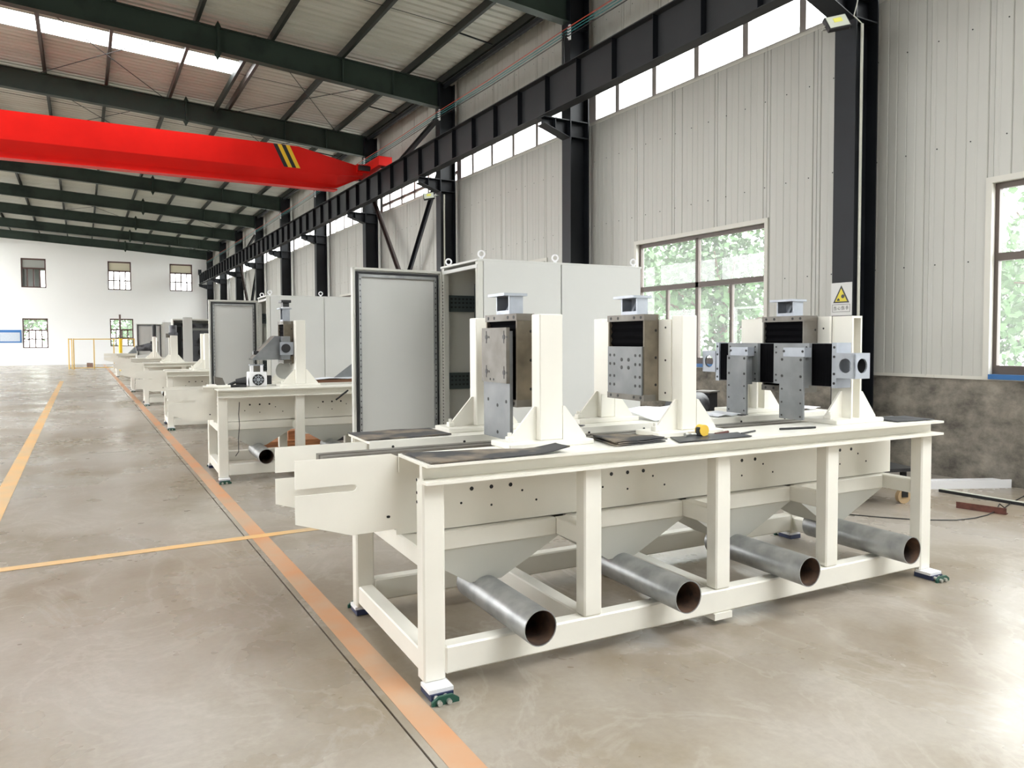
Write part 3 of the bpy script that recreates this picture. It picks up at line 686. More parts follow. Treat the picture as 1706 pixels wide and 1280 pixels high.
# ------------------------------------------------------------------ gantry towers
ZT = .985
def col_front(r, u0, u1, v0, v1, h, side, channel=False, gl=.15):
    """one column with base plate, gussets and clamp blocks; local z=0 is the bed top"""
    if channel:
        mb = MB(); mb.box(u0, v0, .026, u0 + .014, v1, h); mb.box(u1 - .014, v0, .026, u1, v1, h); mb.box(u0 + .014, (v0 + v1) / 2 - .006, .026, u1 - .014, (v0 + v1) / 2 + .006, h); mb.box(u0 + .014, v0, h - .014, u1 - .014, v1, h)
        mb.obj('column', 'cream_paint', r)
    else: bx('column', 'cream_paint', r, u0, v0, .026, u1, v1, h, b=.005)
    vc = (v0 + v1) / 2
    MB().prism([(u0, .026), (u0 - gl, .026), (u0 - gl, .036), (u0 - .012, .19), (u0, .19)], 'y', vc - .007, vc + .007).obj('gusset', 'cream_paint', r)
    MB().prism([(u1, .026), (u1 + gl * .9, .026), (u1 + gl * .9, .036), (u1 + .012, .19), (u1, .19)], 'y', v0, v0 + .014).obj('gusset', 'cream_paint', r)
    base = bx('base_plate', 'cream_paint', r, u0 - gl - .04, v0 - .05, 0, u1 + gl, v1 + .07, .026, b=.004)
    for (a, b) in ((u0 - gl - .01, v0 + .02), (u1 + gl - .06, v0 + .05)):
        bx('clamp_block', 'cream_paint', r, a, b, .026, a + .03, b + .04, .052, b=.003); MB().cyl((a + .015, b + .02, .05), (a + .015, b + .02, .07), .011, 8).obj('clamp_bolt', 'cream_paint', r)
def bellows(mb, u, v0, v1, z0, z1, n, depth=.012, axis='z'):
    vs = []; fs = []
    for i in range(2 * n + 1):
        t = i / (2 * n); d = 0 if i % 2 == 0 else depth
        if axis == 'z': z = z0 + (z1 - z0) * t; vs += [(u + d, v0, z), (u + d, v1, z)]
        else: v = v0 + (v1 - v0) * t; vs += [(u + d, v, z0), (u + d, v, z1)]
    for i in range(2 * n): fs.append((2 * i, 2 * i + 1, 2 * i + 3, 2 * i + 2))
    return mb.add(vs, fs)
def slide_module(r, u0, u1, v0, v1, z0, z1, name='slide_unit', carriage=None, side='oily_steel'):
    """linear slide: steel housing, end caps, bellows, optional carriage plate (z range)"""
    m_ = MB(); m_.box(u0, v0, z0, u1, v0 + .012, z1); m_.box(u0, v1 - .012, z0, u1, v1, z1); m_.box(u1 - .02, v0 + .012, z0, u1, v1 - .012, z1)
    h = m_.obj('slide_housing', side, r)
    for (a, b) in ((z0, z0 + .036), (z1 - .036, z1)):
        c = bx('end_cap', 'machined_steel', h, u0 - .004, v0 - .002, a, u1 - .022, v1 + .002, b)
    hb = MB(); zz = (z0 + .018, z1 - .018)
    for z in zz:
        for t in (.08, .26, .70, .90): hb.cyl((u0 - .0055, v0 + (v1 - v0) * t, z), (u0 - .004, v0 + (v1 - v0) * t, z), .009, 8, smooth=False)
    for z in (z0 + .09, (z0 + z1) / 2, z1 - .09): hb.cyl((u1 - .02, v0 - .001, z), (u1 - .02, v0 + .001, z), .008, 8, smooth=False)
    b_ = MB(); bellows(b_, u0 + .012, v0 + .012, v1 - .012, z0 + .036, z1 - .036, 10); b_.obj('bellows', 'black_bellows', h)
    if carriage:
        a, b = carriage; bx('carriage_plate', 'ground_steel', r, u0 - .010, v0 + .012, a, u0 + .012, v1 - .012, b)
        for t in (.08, .20, .78, .90):
            for z in (a + .05, a + .10, b - .10, b - .05): hb.cyl((u0 - .0115, v0 + (v1 - v0) * t, z), (u0 - .010, v0 + (v1 - v0) * t, z), .0085, 8, smooth=False)
        for t in (.38, .57):
            for z in (b - .12, b - .075): hb.cyl((u0 - .0115, v0 + (v1 - v0) * t, z), (u0 - .010, v0 + (v1 - v0) * t, z), .011, 8, smooth=False)
    tag(hb.obj('bolt_heads', 'bolt_dark', h), kind='stuff')
    return h
def motor_mount(r, u0, u1, v0, v1, z0, z1):
    """open box bracket with a window in its side and a flange plate on top"""
    t = .010; m_ = MB()
    m_.box(u0, v0, z0, u1, v0 + t, z1); m_.box(u0, v1 - t, z0, u1, v1, z1); m_.box(u1 - t, v0 + t, z0, u1, v1 - t, z1)
    m_.box(u0, v0 + t, z0, u0 + t, v1 - t, z0 + .02)
    h = m_.obj('motor_bracket', 'bright_aluminium', r)
    m2 = MB(); m2.box(u0 - .035, v0 - .012, z1, u1 + .02, v1 + .03, z1 + .014); m2.obj('bracket_flange', 'bright_aluminium', h)
    MB().prism([(u0 + .01, z0), (u0 + .03, z0), (u1 - .012, z1 - .02), (u1 - .012, z1)], 'y', (v0 + v1) / 2 - .01, (v0 + v1) / 2 + .01).obj('bracket_rib', 'bright_aluminium', h)
def gantry(name, k, u_ref, pu, col_u, vf, vr, h, label, pz=(.175, .625), channel=False):
    """root at bed top; pu is the cross plate's u; vf, vr the v spans of the columns"""
    r = on_bed(name, k, u_ref, 0, ZT, label=label, cat='gantry', group='gantries standing on the machine beds')
    a, b = col_u[0] - u_ref, col_u[1] - u_ref
    col_front(r, a, b, vf[0], vf[1], h, -1, channel); col_front(r, a, b, vr[0], vr[1], h, 1, channel)
    p = pu - u_ref
    bx('cross_plate', 'cream_paint', r, p, vf[1] - .0, pz[0], p + .02, vr[0], pz[1])
    hb = MB(); 
    for z in (.22, .40, .58): hb.cyl((p - .002, vf[1] + .045, z), (p + .002, vf[1] + .045, z), .006, 8, smooth=False)
    tag(hb.obj('bolt_heads', 'bolt_dark', r), kind='stuff')
    return r
# first gantry on the near bed: tool plate hanging on it
g1 = gantry('gantry_tower', 0, .74, .755, (.68, .81), (.20, .285), (.93, 1.02), .64, 'gantry on the nearest bed with a blotchy steel tool plate in front')
slide_module(g1, .655 - .74, .755 - .74, .388, .745, .175, .648)
motor_mount(g1, .665 - .74, .745 - .74, .49, .64, .648, .742)
tp = bx('tool_plate', 'machined_steel', g1, .608 - .74, .415, .295, .628 - .74, .70, .578)
bx('lower_plate', 'ground_steel', g1, .630 - .74, .42, .004, .648 - .74, .725, .56)
hb = MB()
for v in (.44, .645):
    for z in (.35, .53):
        hb.cyl((.606 - .74, v, z), (.608 - .74, v, z), .013, 10, smooth=False); hb.box(.6065 - .74, v - .003, z - .032, .608 - .74, v + .003, z + .032)
        hb.cyl((.606 - .74, v - .03, z), (.608 - .74, v - .03, z), .006, 8, smooth=False)
for v, z in ((.56, .31), (.60, .31)): hb.cyl((.606 - .74, v, z), (.608 - .74, v, z), .006, 8, smooth=False)
for v, z in ((.46, .20), (.67, .20), (.56, .175), (.56, .035)): hb.cyl((.628 - .74, v, z), (.630 - .74, v, z), .009, 8, smooth=False)
tag(hb.obj('bolt_heads', 'bolt_dark', tp), kind='stuff')
# second gantry
g2 = gantry('gantry_tower', 0, 1.55, 1.55, (1.555, 1.66), (.20, .285), (.96, 1.045), .645, 'gantry in the middle of the nearest bed with bellows above a drilled plate')
slide_module(g2, 1.45 - 1.55, 1.548 - 1.55, .388, .735, .172, .655, carriage=(.205, .475))
motor_mount(g2, 1.465 - 1.55, 1.54 - 1.55, .475, .625, .655, .748)
# third gantry with the cross slide and two arms
g3 = gantry('gantry_tower', 0, 2.85, 2.825, (2.85, 2.94), (.16, .305), (.93, 1.08), .655, 'gantry at the wall end of the nearest bed with two hanging steel arms', pz=(.23, .655), channel=True)
slide_module(g3, 2.70 - 2.85, 2.82 - 2.85, .392, .735, .175, .662, side='machined_steel')
motor_mount(g3, 2.715 - 2.85, 2.80 - 2.85, .49, .63, .662, .755)
cs = empty('cross_slide'); cs.parent = g3
o3 = 2.85
bx('slide_body', 'ground_steel', cs, 2.60 - o3, .05, .232, 2.69 - o3, 1.02, .488)
for v in (.04, 1.0): bx('end_cap', 'bright_aluminium', cs, 2.565 - o3, v, .228, 2.69 - o3, v + .032, .492)
b_ = MB(); bellows(b_, 2.578 - o3, .072, 1.0, .236, .486, 40, .0015, 'v'); b_.obj('bellows', 'black_bellows', cs)
hb = MB()
for v in (.056, 1.016):
    for z in (.255, .31, .41, .465): hb.cyl((2.563 - o3, v, z), (2.565 - o3, v, z), .008, 8, smooth=False)
for v0, v1, a0, a1 in ((.63, .895, .655, .845), (.22, .495, .20, .395)):
    bx('carriage', 'ground_steel', cs, 2.548 - o3, v0, .235, 2.572 - o3, v1, .488)
    bx('arm_block', 'bright_aluminium', cs, 2.49 - o3, a0 + .004, .405, 2.548 - o3, a1 - .03, .462)
    bx('hanging_arm', 'ground_steel', cs, 2.475 - o3, a0, .030, 2.490 - o3, a1 - .015, .408); bx('arm_web', 'ground_steel', cs, 2.490 - o3, a0 + .02, .22, 2.548 - o3, a1 - .035, .405)
    for v in (v0 + .02, v1 - .02):
        for z in (.255, .29, .43, .465): hb.cyl((2.546 - o3, v, z), (2.548 - o3, v, z), .006, 8, smooth=False)
    for v in (a0 + .018, a1 - .035):
        for z in (.05, .13, .21, .29, .39): hb.cyl((2.473 - o3, v, z), (2.475 - o3, v, z), .006 if z < .28 else .0085, 8, smooth=False)
        hb.cyl((2.488 - o3, v, .44), (2.490 - o3, v, .44), .008, 8, smooth=False)
tag(hb.obj('bolt_heads', 'bolt_dark', cs), kind='stuff')
def ring_bracket(v0, v1, u0=2.56, u1=2.69):
    """bearing bracket: square plates with a round opening, bolted to the slide's end"""
    z0, z1 = .295, .425
    def plate(ax, a, b, lo, hi):
        mb = MB(); c = ((lo + hi) / 2, (z0 + z1) / 2); rr = .042; n = 20; t = .010
        sq = []; ci = []
        for i in range(n):
            q = 2 * math.pi * i / n + math.pi / 4; cx, sz = math.cos(q), math.sin(q); s_ = 1 / max(abs(cx), abs(sz))
            sq.append((c[0] + cx * s_ * (hi - lo) / 2, c[1] + sz * s_ * (z1 - z0) / 2)); ci.append((c[0] + cx * rr, c[1] + sz * rr))
        P = lambda p, e: (e, p[0], p[1]) if ax == 'x' else (p[0], e, p[1])
        vs = [P(p, a) for p in sq] + [P(p, a) for p in ci] + [P(p, b) for p in sq] + [P(p, b) for p in ci]; fs = []
        for i in range(n):
            j = (i + 1) % n; fs += [(i, j, n + j, n + i), (2 * n + j, 2 * n + i, 3 * n + i, 3 * n + j), (i, 2 * n + i, 2 * n + j, j), (n + j, 3 * n + j, 3 * n + i, n + i)]
        return mb.add(vs, fs)
    for mb in (plate('x', u0 - o3, u0 + .010 - o3, v0, v1), plate('y', v0, v0 + .010, u0 - o3, u1 - o3) if v0 < .3 else plate('y', v1 - .01, v1, u0 - o3, u1 - o3)): mb.obj('bearing_bracket', 'bright_aluminium', cs)
    bx('bracket_edge', 'bright_aluminium', cs, u0 - o3, v0, z1, u1 - o3, v1, z1 + .008); bx('bracket_edge', 'bright_aluminium', cs, u0 - o3, v0, z0 - .008, u1 - o3, v1, z0)
    bx('bracket_back', 'black', cs, u1 - .012 - o3, v0 + .012, z0, u1 - o3, v1 - .012, z1)
ring_bracket(-.085, .040); ring_bracket(1.032, 1.16)

# gantries of the machines further back
g4 = gantry('gantry_tower', 1, .85, .87, (.855, .965), (.20, .30), (.95, 1.04), .745, 'gantry on the second bed carrying a triangular grey bracket and spindle motor', pz=(.175, .70))
slide_module(g4, .76 - .85, .868 - .85, .388, .735, .255, .74)
motor_mount(g4, .77 - .85, .85 - .85, .48, .63, .74, .88)
MB().box(.755 - .85, .47, .955, .865 - .85, .64, .985).box(.775 - .85, .49, .905, .845 - .85, .62, .955).obj('motor_cap', 'black_plastic', g4)
bx('coupling', 'white_board', g4, .775 - .85, .49, .88, .845 - .85, .62, .905)
bx('side_slide', 'ground_steel', g4, .725 - .85, .30, .30, .815 - .85, .92, .565, b=.004)
MB().cyl((.765 - .85, .285, .43), (.765 - .85, .30, .43), .05, 20).obj('bearing_cover', 'black_plastic', g4); bx('bearing_plate', 'bright_aluminium', g4, .70 - .85, .298, .355, .85 - .85, .306, .50)
MB().prism([(.715 - .85, .30), (.415 - .85, .30), (.43 - .85, .325), (.665 - .85, .57), (.715 - .85, .57)], 'y', .40, .42).obj('bracket_cheek', 'ground_steel', g4)
MB().prism([(.715 - .85, .30), (.415 - .85, .30), (.43 - .85, .325), (.665 - .85, .57), (.715 - .85, .57)], 'y', .66, .68).obj('bracket_cheek', 'ground_steel', g4)
mb = MB(); mb.add([(.415 - .85, .42, .31), (.415 - .85, .66, .31), (.672 - .85, .66, .572), (.672 - .85, .42, .572)], [(0, 1, 2, 3)]); mb.obj('bracket_back', 'machined_steel', g4)
bx('sensor_block', 'black_plastic', g4, .435 - .85, .44, .36, .49 - .85, .52, .40)
MB().cyl((.80 - .85, .60, .165), (.80 - .85, .63, .165), .10, 24).obj('guard_disc', 'cabinet_light', g4)
g5 = gantry('gantry_tower', 2, .65, .66, (.62, .70), (.20, .285), (.93, 1.02), .65, 'slim white gantry on the third bed beside the second open cabinet door')
g6 = gantry('gantry_tower', 3, .68, .70, (.585, .745), (.20, .285), (.93, 1.02), .65, 'wide white gantry with a dark motor head on the fourth bed')
slide_module(g6, .60 - .68, .70 - .68, .388, .735, .175, .66)
MB().box(.56 - .68, .35, .66, .76 - .68, .60, .72).cyl((.66 - .68, .47, .72), (.66 - .68, .47, .90), .085, 14).obj('motor_head', 'equip_dark', g6)
bx('side_motor', 'machined_steel', g6, .50 - .68, .42, .60, .60 - .68, .54, .70)
g7 = gantry('gantry_tower', 4, .70, .72, (.62, .70), (.20, .285), (.93, 1.02), .655, 'narrow pale gantry on the fifth bed, small in the distance')

# ------------------------------------------------------------------ things on the nearest bed
def mat_sheet(name, k, pts, z, t, material, curl=0, **kw):
    """rubber sheet: quad outline (u,v), gently wavy, with a curled free edge"""
    n, m2 = 14, 6; vs = []; fs = []
    for i in range(n + 1):
        for j in range(m2 + 1):
            a, b = i / n, j / m2
            u = (pts[0][0] * (1 - a) + pts[1][0] * a) * (1 - b) + (pts[3][0] * (1 - a) + pts[2][0] * a) * b
            v = (pts[0][1] * (1 - a) + pts[1][1] * a) * (1 - b) + (pts[3][1] * (1 - a) + pts[2][1] * a) * b
            dz = .002 * (1 + math.sin(a * 9 + b * 3)) + curl * max(0, a - .82) ** 1 * 5 * (1 if True else 0)
            vs.append((u, v, dz))
    lo = [(u, v, dz) for (u, v, dz) in vs]; hi = [(u, v, dz + t) for (u, v, dz) in vs]; N = len(vs); W = m2 + 1
    for i in range(n):
        for j in range(m2):
            q = (i * W + j, (i + 1) * W + j, (i + 1) * W + j + 1, i * W + j + 1); fs.append(tuple(x + N for x in q)); fs.append(q[::-1])
    rim = [i * W for i in range(n + 1)] + [n * W + j for j in range(1, W)] + [i * W + m2 for i in range(n - 1, -1, -1)] + [j for j in range(m2 - 1, 0, -1)]
    for a, b in zip(rim, rim[1:] + rim[:1]): fs.append((a, b, b + N, a + N))
    cu = sum(p[0] for p in pts) / 4; cv = sum(p[1] for p in pts) / 4
    mb = MB(); mb.add([(u - cu, v - cv, z_) for (u, v, z_) in lo + hi], fs, False); o = mb.obj(name, material); o.location = M2W(k, cu, cv, z); o.rotation_euler = (0, 0, TROT)
    return tag(o, **kw)
mat_sheet('rubber_mat', 0, [(.02, -.052), (.70, -.04), (.70, .09), (.01, .29)], ZT + .0005, .006, 'rubber_mat', .025, label='dusty black rubber mat on the front left corner of the nearest bed', cat='rubber mat', group='rubber mats on the nearest bed')
mat_sheet('rubber_mat', 0, [(-.01, .79), (.47, .80), (.47, 1.13), (-.01, 1.13)], ZT + .0005, .006, 'rubber_mat', label='dusty rubber mat on the rear left corner of the nearest bed', cat='rubber mat', group='rubber mats on the nearest bed')
for i, (du, dz) in enumerate(((0, 0), (.012, .012), (-.006, .024))):
    mat_sheet('rubber_mat', 0, [(.985 + du, .0), (1.30 + du, .02), (1.30 + du, .12), (1.04 + du, .30)], ZT + .001 + dz * .8, .006, 'rubber_mat', label=('bottom', 'middle', 'top')[i] + ' rubber sheet of the small stack between the first two gantries', cat='rubber mat', group='stacked rubber sheets')
mat_sheet('rubber_mat', 0, [(1.33, -.048), (1.82, -.045), (1.88, .12), (1.42, .13)], ZT + .0005, .005, 'rubber_clean', .0, label='clean bluish rubber mat lying before the middle gantry', cat='rubber mat', group='rubber mats on the nearest bed')
mat_sheet('rubber_mat', 0, [(1.03, .80), (1.33, .80), (1.33, .90), (1.03, .90)], ZT + .0005, .005, 'rubber_clean', label='small dark rubber piece before the rear foot of the middle gantry', cat='rubber mat')
mat_sheet('rubber_mat', 0, [(3.10, .03), (3.42, .0), (3.47, .24), (3.12, .26)], ZT + .0005, .005, 'rubber_clean', label='grey rubber mat on the wall end of the nearest bed', cat='rubber mat')
mat_sheet('rubber_mat', 0, [(2.58, .80), (2.64, .80), (2.64, .88), (2.58, .88)], ZT + .0005, .005, 'rubber_clean', label='small dark mat on the rear beam behind the hanging arms', cat='rubber mat')
# papers
def paper(k, u, v, z, w_, d_, rz, label, tilt=0):
    mb = MB(); n = 8; vs = []; fs = []
    for i in range(n + 1):
        a = i / n
        for j in (0, 1): vs.append(((a - .5) * w_, (j - .5) * d_, .004 + .012 * math.sin(a * 5) ** 2 + tilt * j))
    for i in range(n): fs.append((2 * i, 2 * i + 2, 2 * i + 3, 2 * i + 1))
    top = [(x, y, z_ + .002) for (x, y, z_) in vs]; N = len(vs); fs2 = [tuple(reversed(f)) for f in fs] + [tuple(q + N for q in f) for f in fs]
    rim = [2 * i for i in range(n + 1)] + [2 * i + 1 for i in range(n, -1, -1)]
    for a, b in zip(rim, rim[1:] + rim[:1]): fs2.append((a, b, b + N, a + N))
    mb.add(vs + top, fs2); o = mb.obj('drawing_sheet', 'paper', label=label, cat='paper'); o.location = M2W(k, u, v, z); o.rotation_euler = (0, 0, TROT + rz); return o
paper(0, 2.08, .95, ZT + .001, .50, .30, .05, 'large white drawing sheet on the rear beam behind the middle gantry', .05)
paper(0, 2.46, .90, ZT + .001, .20, .24, -.04, 'small white drawing sheet on the rear beam behind the hanging arms')
paper(0, 3.28, .95, ZT + .001, .26, .2, .1, 'white sheet on the rear beam at the wall end of the nearest bed')
# tape measure and loose pieces
tm = on_bed('tape_measure', 0, 1.60, .09, ZT + .006, label='yellow and black tape measure beside the middle gantry', cat='tape measure')
MB().cyl((0, -.02, .030), (0, .022, .030), .030, 16).obj('case', 'tool_yellow', tm); bx('grip', 'black_plastic', tm, -.033, -.016, 0, .0, .018, .048, b=.006); bx('case_foot', 'tool_yellow', tm, 0, -.016, 0, .032, .018, .02, b=.004)
for i, (u, v, a) in enumerate(((1.50, .10, .3), (1.53, .12, -.5))):
    o = on_bed('hex_bolt', 0, u, v, ZT + .006, label=('loose steel bolt nearer the tape measure' if i else 'loose steel bolt further from the tape measure'), cat='bolt', group='loose bolts on the blue mat')
    o.rotation_euler.z += a; MB().cyl((0, 0, .009), (.045, 0, .009), .006, 8).obj('shank', 'bolt_zinc', o); MB().cyl((-.01, 0, .010), (0, 0, .010), .010, 6, smooth=False).obj('head', 'bolt_zinc', o)
rodp = [((1.70, .10), (1.83, .14), .007, 'reddish rod lying beside the tape measure', 'rust_steel'), ((1.85, .06), (2.0, .11), .005, 'thin dark rod on the bare front beam', 'bolt_dark'), ((2.18, .10), (2.42, .06), .006, 'flat dark strip on the front beam below the hanging arms', 'bolt_dark')]
for a, b, r_, lb, mt_ in rodp:
    c = ((a[0] + b[0]) / 2, (a[1] + b[1]) / 2); o = MB().cyl((a[0] - c[0], a[1] - c[1], r_), (b[0] - c[0], b[1] - c[1], r_), r_, 8).obj('metal_rod', mt_, label=lb, cat='rod', group='loose rods on the front beam'); o.location = M2W(0, c[0], c[1], ZT + .001); o.rotation_euler = (0, 0, TROT)

# ------------------------------------------------------------------ things on the second bed
sp = on_bed('spindle_motor', 1, .47, .45, ZT, label='white fan cooled spindle motor standing on the second bed', cat='motor')
bx('housing', 'white_board', sp, -.095, -.09, 0, .095, .13, .165, b=.008)
MB().cyl((0, -.094, .078), (0, -.09, .078), .064, 24).obj('fan_grille', 'black_plastic', sp)
mb = MB()
for i in range(8):
    t = 2 * math.pi * i / 8; mb.cyl((.018 * math.cos(t), -.096, .078 + .018 * math.sin(t)), (.060 * math.cos(t), -.096, .078 + .060 * math.sin(t)), .004, 5)
mb.ring((0, -.096, .078), (0, 1, 0), .040, .0035, 20, 5).cyl((0, -.099, .078), (0, -.094, .078), .018, 12); mb.obj('fan_guard', 'bright_aluminium', sp)
for u in (-.075, .03): bx('terminal_post', 'white_board', sp, u, -.05, .165, u + .03, .02, .24)
bx('terminal_box', 'machined_steel', sp, -.045, -.03, .165, .03, .05, .235); bx('top_strap', 'bright_aluminium', sp, -.085, -.05, .235, .07, .03, .248)
bx('connector', 'black_plastic', sp, .10, -.03, .02, .155, .06, .12)
dm = on_bed('servo_drive', 1, .27, .42, ZT, label='black drive head with cables left of the spindle motor', cat='motor')
MB().cyl((.08, 0, .06), (-.03, .02, .055), .055, 14, r1=.035).obj('body', 'black_plastic', dm); MB().cyl((-.03, .02, .055), (-.11, .03, .02), .016, 8).obj('cable', 'black_plastic', dm); MB().cyl((.06, -.05, .015), (-.13, -.06, .015), .014, 8).obj('cable_loop', 'black', dm)
MB().box(.0, -.08, .0, .07, .08, .02).obj('base', 'black_plastic', dm)
o = on_bed('drive_cover', 1, .08, .55, ZT, label='tilted grey metal cover plate beside the black drive head', cat='cover'); MB().prism([(-.05, .04), (.0, .0), (.07, .0), (.03, .10), (-.06, .12)], 'y', -.03, .03).obj('shell', 'machined_steel', o)
o = on_bed('cream_bar', 1, -.02, .25, ZT, label='round cream bar lying on the corner of the second bed', cat='bar'); MB().cyl((-.10, 0, .018), (.18, 0, .018), .018, 12).obj('bar', 'cream_paint', o)
o = on_bed('wood_board', 1, 1.52, .95, ZT, label='dark brown board lying on the second bed', cat='board'); bx('board', 'wood_brown', o, -.30, -.16, 0, .42, .16, .035)
paper(1, 1.52, .93, ZT + .036, .62, .3, .05, 'white drawing sheets on the brown board of the second bed')
o = on_bed('angled_plate', 1, 1.62, .90, ZT + .055, label='grey metal wedge standing on the papers of the second bed', cat='plate'); MB().prism([(-.16, 0), (.12, 0), (.12, .17), (.07, .17)], 'y', -.01, .01).obj('wedge', 'ground_steel', o)
cbl = MB().path([tuple(Vector(p)) for p in ((.215, 0, .85), (.205, -.01, .72), (.212, 0, .6), (.20, .01, .45), (.20, 0, .32), (.17, .02, .27))], .004)
o = cbl.obj('hanging_cable', 'black', label='thin black cable hanging down in front of the second bed', cat='cable'); o.location = M2W(1, 0, -.012, 0); o.rotation_euler = (0, 0, TROT)
hk = MB().cyl((1.235, 0, .835), (1.375, 0, .94), .010, 8).obj('hex_key_bar', 'black', label='short black bar leaning on the second bed rail', cat='bar'); hk.location = M2W(1, 0, -.065, 0); hk.rotation_euler = (0, 0, TROT)
# crate under and behind the second bed
cr8 = empty('wooden_crate', (2.42, 10.35, 0), R(-2), label='orange brown wooden crate on the floor behind the second bed', cat='crate')
for i in range(5):
    bx('plank', 'crate_wood', cr8, -.45, -.3 + i * .125, .155, .55, -.185 + i * .125, .175)
for x in (-.42, 0, .46): bx('bearer', 'crate_wood', cr8, x, -.28, 0, x + .08, .3, .08)
for i in range(2): bx('plank', 'crate_wood', cr8, -.45, -.305, .085 + i * .035, .55, -.285, .117 + i * .035)
bx('block', 'crate_wood', cr8, -.05, -.2, .176, .10, .05, .29)

# ------------------------------------------------------------------ control cabinets
def cabinet(loc, rz, W, D, H, label, div=None, door_w=.80, door_a=0, inside=True, group='open control cabinets'):
    r = empty('control_cabinet', loc, rz, label=label, cat='cabinet', group=group); t = .02; z0 = .10
    bx('plinth', 'black', r, .02, .02, 0, W - .02, D - .02, z0)
    n = 2
    for i in range(n):
        a = W * i / n if not div else (0 if i == 0 else div); b = (div if i == 0 else W) if div else W * (i + 1) / n
        bx('front_panel', 'cabinet_light', r, a + (.05 if i == 0 else .004), -.012, z0 + .02, b - .004, .006, H - .015, b=.004)
    bx('back_panel', 'cabinet_paint', r, 0, D - t, z0, W, D, H); bx('end_panel', 'cabinet_paint', r, W - t, 0, z0, W, D, H)
    bx('bottom_panel', 'cabinet_paint', r, 0, 0, z0, W, D, z0 + t); bx('roof_panel', 'cabinet_light', r, -.008, -.012, H - .02, W + .008, D + .01, H, b=.004)
    bx('front_skin', 'cabinet_paint', r, .05, .006, z0, W, .02, H - .02)
    mb = MB(); mb.box(0, -.010, z0, .045, .04, H - .02); mb.obj('frame_post', 'cabinet_paint', r)
    mb = MB(); mb.box(0, D - .06, z0, .045, D, H - .02); p2 = mb.obj('frame_post', 'cabinet_paint', r)
    bx('frame_lintel', 'cabinet_light', r, -.006, 0, H - .075, .03, D, H - .045)
    hb = MB(); z = z0 + .12
    while z < H - .12: hb.box(.044, D - .045, z, .047, D - .03, z + .012); hb.box(-.002, D - .035, z, .002, D - .022, z + .012); z += .030
    tag(hb.obj('punched_holes', 'black', p2), kind='stuff')
    if inside:
        for z in (1.05, 1.76):
            q = bx('mounting_rail', 'rail_zinc', r, .05, D - .045, z, .42, D - .022, z + .15)
            h2 = MB()
            for i in range(9): 
                for dz in (.035, .075, .11): h2.box(.07 + i * .038, D - .047, z + dz, .09 + i * .038, D - .044, z + dz + .014)
            tag(h2.obj('rail_holes', 'black', q), kind='stuff')
        e = bx('drive_unit', 'rail_zinc', r, .30, .30, .6, .62, D - .06, 2.02)
        vb = MB()
        for i in range(30): vb.box(.292, .36, .95 + i * .033, .301, D - .12, .97 + i * .033)
        tag(vb.obj('vent_slots', 'black', e), kind='stuff')
        
    for (x, y) in ((.05, .03), (.05, D - .05), ((div or W / 2) - .04, .03), (W - .06, .03)):
        e = MB().ring((x, y, H + .042), (.25, 1, 0), .026, .0075).obj('lifting_eye', 'white_board', r); MB().cyl((x, y, H), (x, y, H + .016), .014, 10).obj('eye_collar', 'white_board', e)
    # open door, hinged on the rear corner of the open end
    d = empty('door', (-.005, D, 0), door_a); d.parent = r; zb, zt_ = z0 + .02, H - .045
    bx('door_skin', 'cabinet_light', d, -door_w, .0, zb, 0, .022, zt_, b=.003)
    mb = MB()
    for (a, b, c, e) in ((-door_w, zb, -door_w + .02, zt_), (-.02, zb, 0, zt_), (-door_w, zt_ - .02, 0, zt_), (-door_w, zb, 0, zb + .02)): mb.box(a, -.022, b, c, 0, e)
    mb.obj('door_fold', 'cabinet_paint', d)
    g = MB(); i_ = .034; t2 = .018
    for (a, b, c, e) in ((-door_w + i_, zb + i_, -door_w + i_ + t2, zt_ - i_), (-i_ - t2, zb + i_, -i_, zt_ - i_), (-door_w + i_, zt_ - i_ - t2, -i_, zt_ - i_), (-door_w + i_, zb + i_, -i_, zb + i_ + t2)): g.box(a, -.014, b, c, -.001, e)
    g.obj('gasket', 'black', d)
    g = MB(); i_ = .056; t2 = .024
    for (a, b, c, e) in ((-door_w + i_, zb + i_, -door_w + i_ + t2, zt_ - i_), (-i_ - t2, zb + i_, -i_, zt_ - i_), (-door_w + i_, zt_ - i_ - t2, -i_, zt_ - i_)): g.box(a, -.020, b, c, -.001, e)
    st = g.obj('stiffener_frame', 'galvanized', d)
    h3 = MB(); z = zb + .1
    while z < zt_ - .1: h3.box(-door_w + .064, -.0215, z, -door_w + .072, -.0195, z + .012); h3.box(-.072, -.0215, z, -.064, -.0195, z + .012); z += .05
    tag(h3.obj('punched_holes', 'bolt_dark', st), kind='stuff')
    for z in (.62, 1.72): MB().cyl((.004, -.012, z), (.004, -.012, z + .07), .010, 8).obj('hinge', 'bolt_zinc', d)
    MB().cyl((-door_w + .01, -.026, .9), (-door_w + .01, -.026, 1.7), .007, 6).obj('latch_rod', 'bolt_zinc', d)
    return r
cabinet((2.83, 5.50, 0), TROT, 1.66, .78, 2.17, 'large grey control cabinet with its door open, behind the nearest bed', div=.80, door_w=.86, door_a=R(6))
cabinet((2.285, 11.0, 0), TROT, 1.66, .75, 2.15, 'grey control cabinet with open door behind the second bed', div=.815, door_w=.70, door_a=R(3))
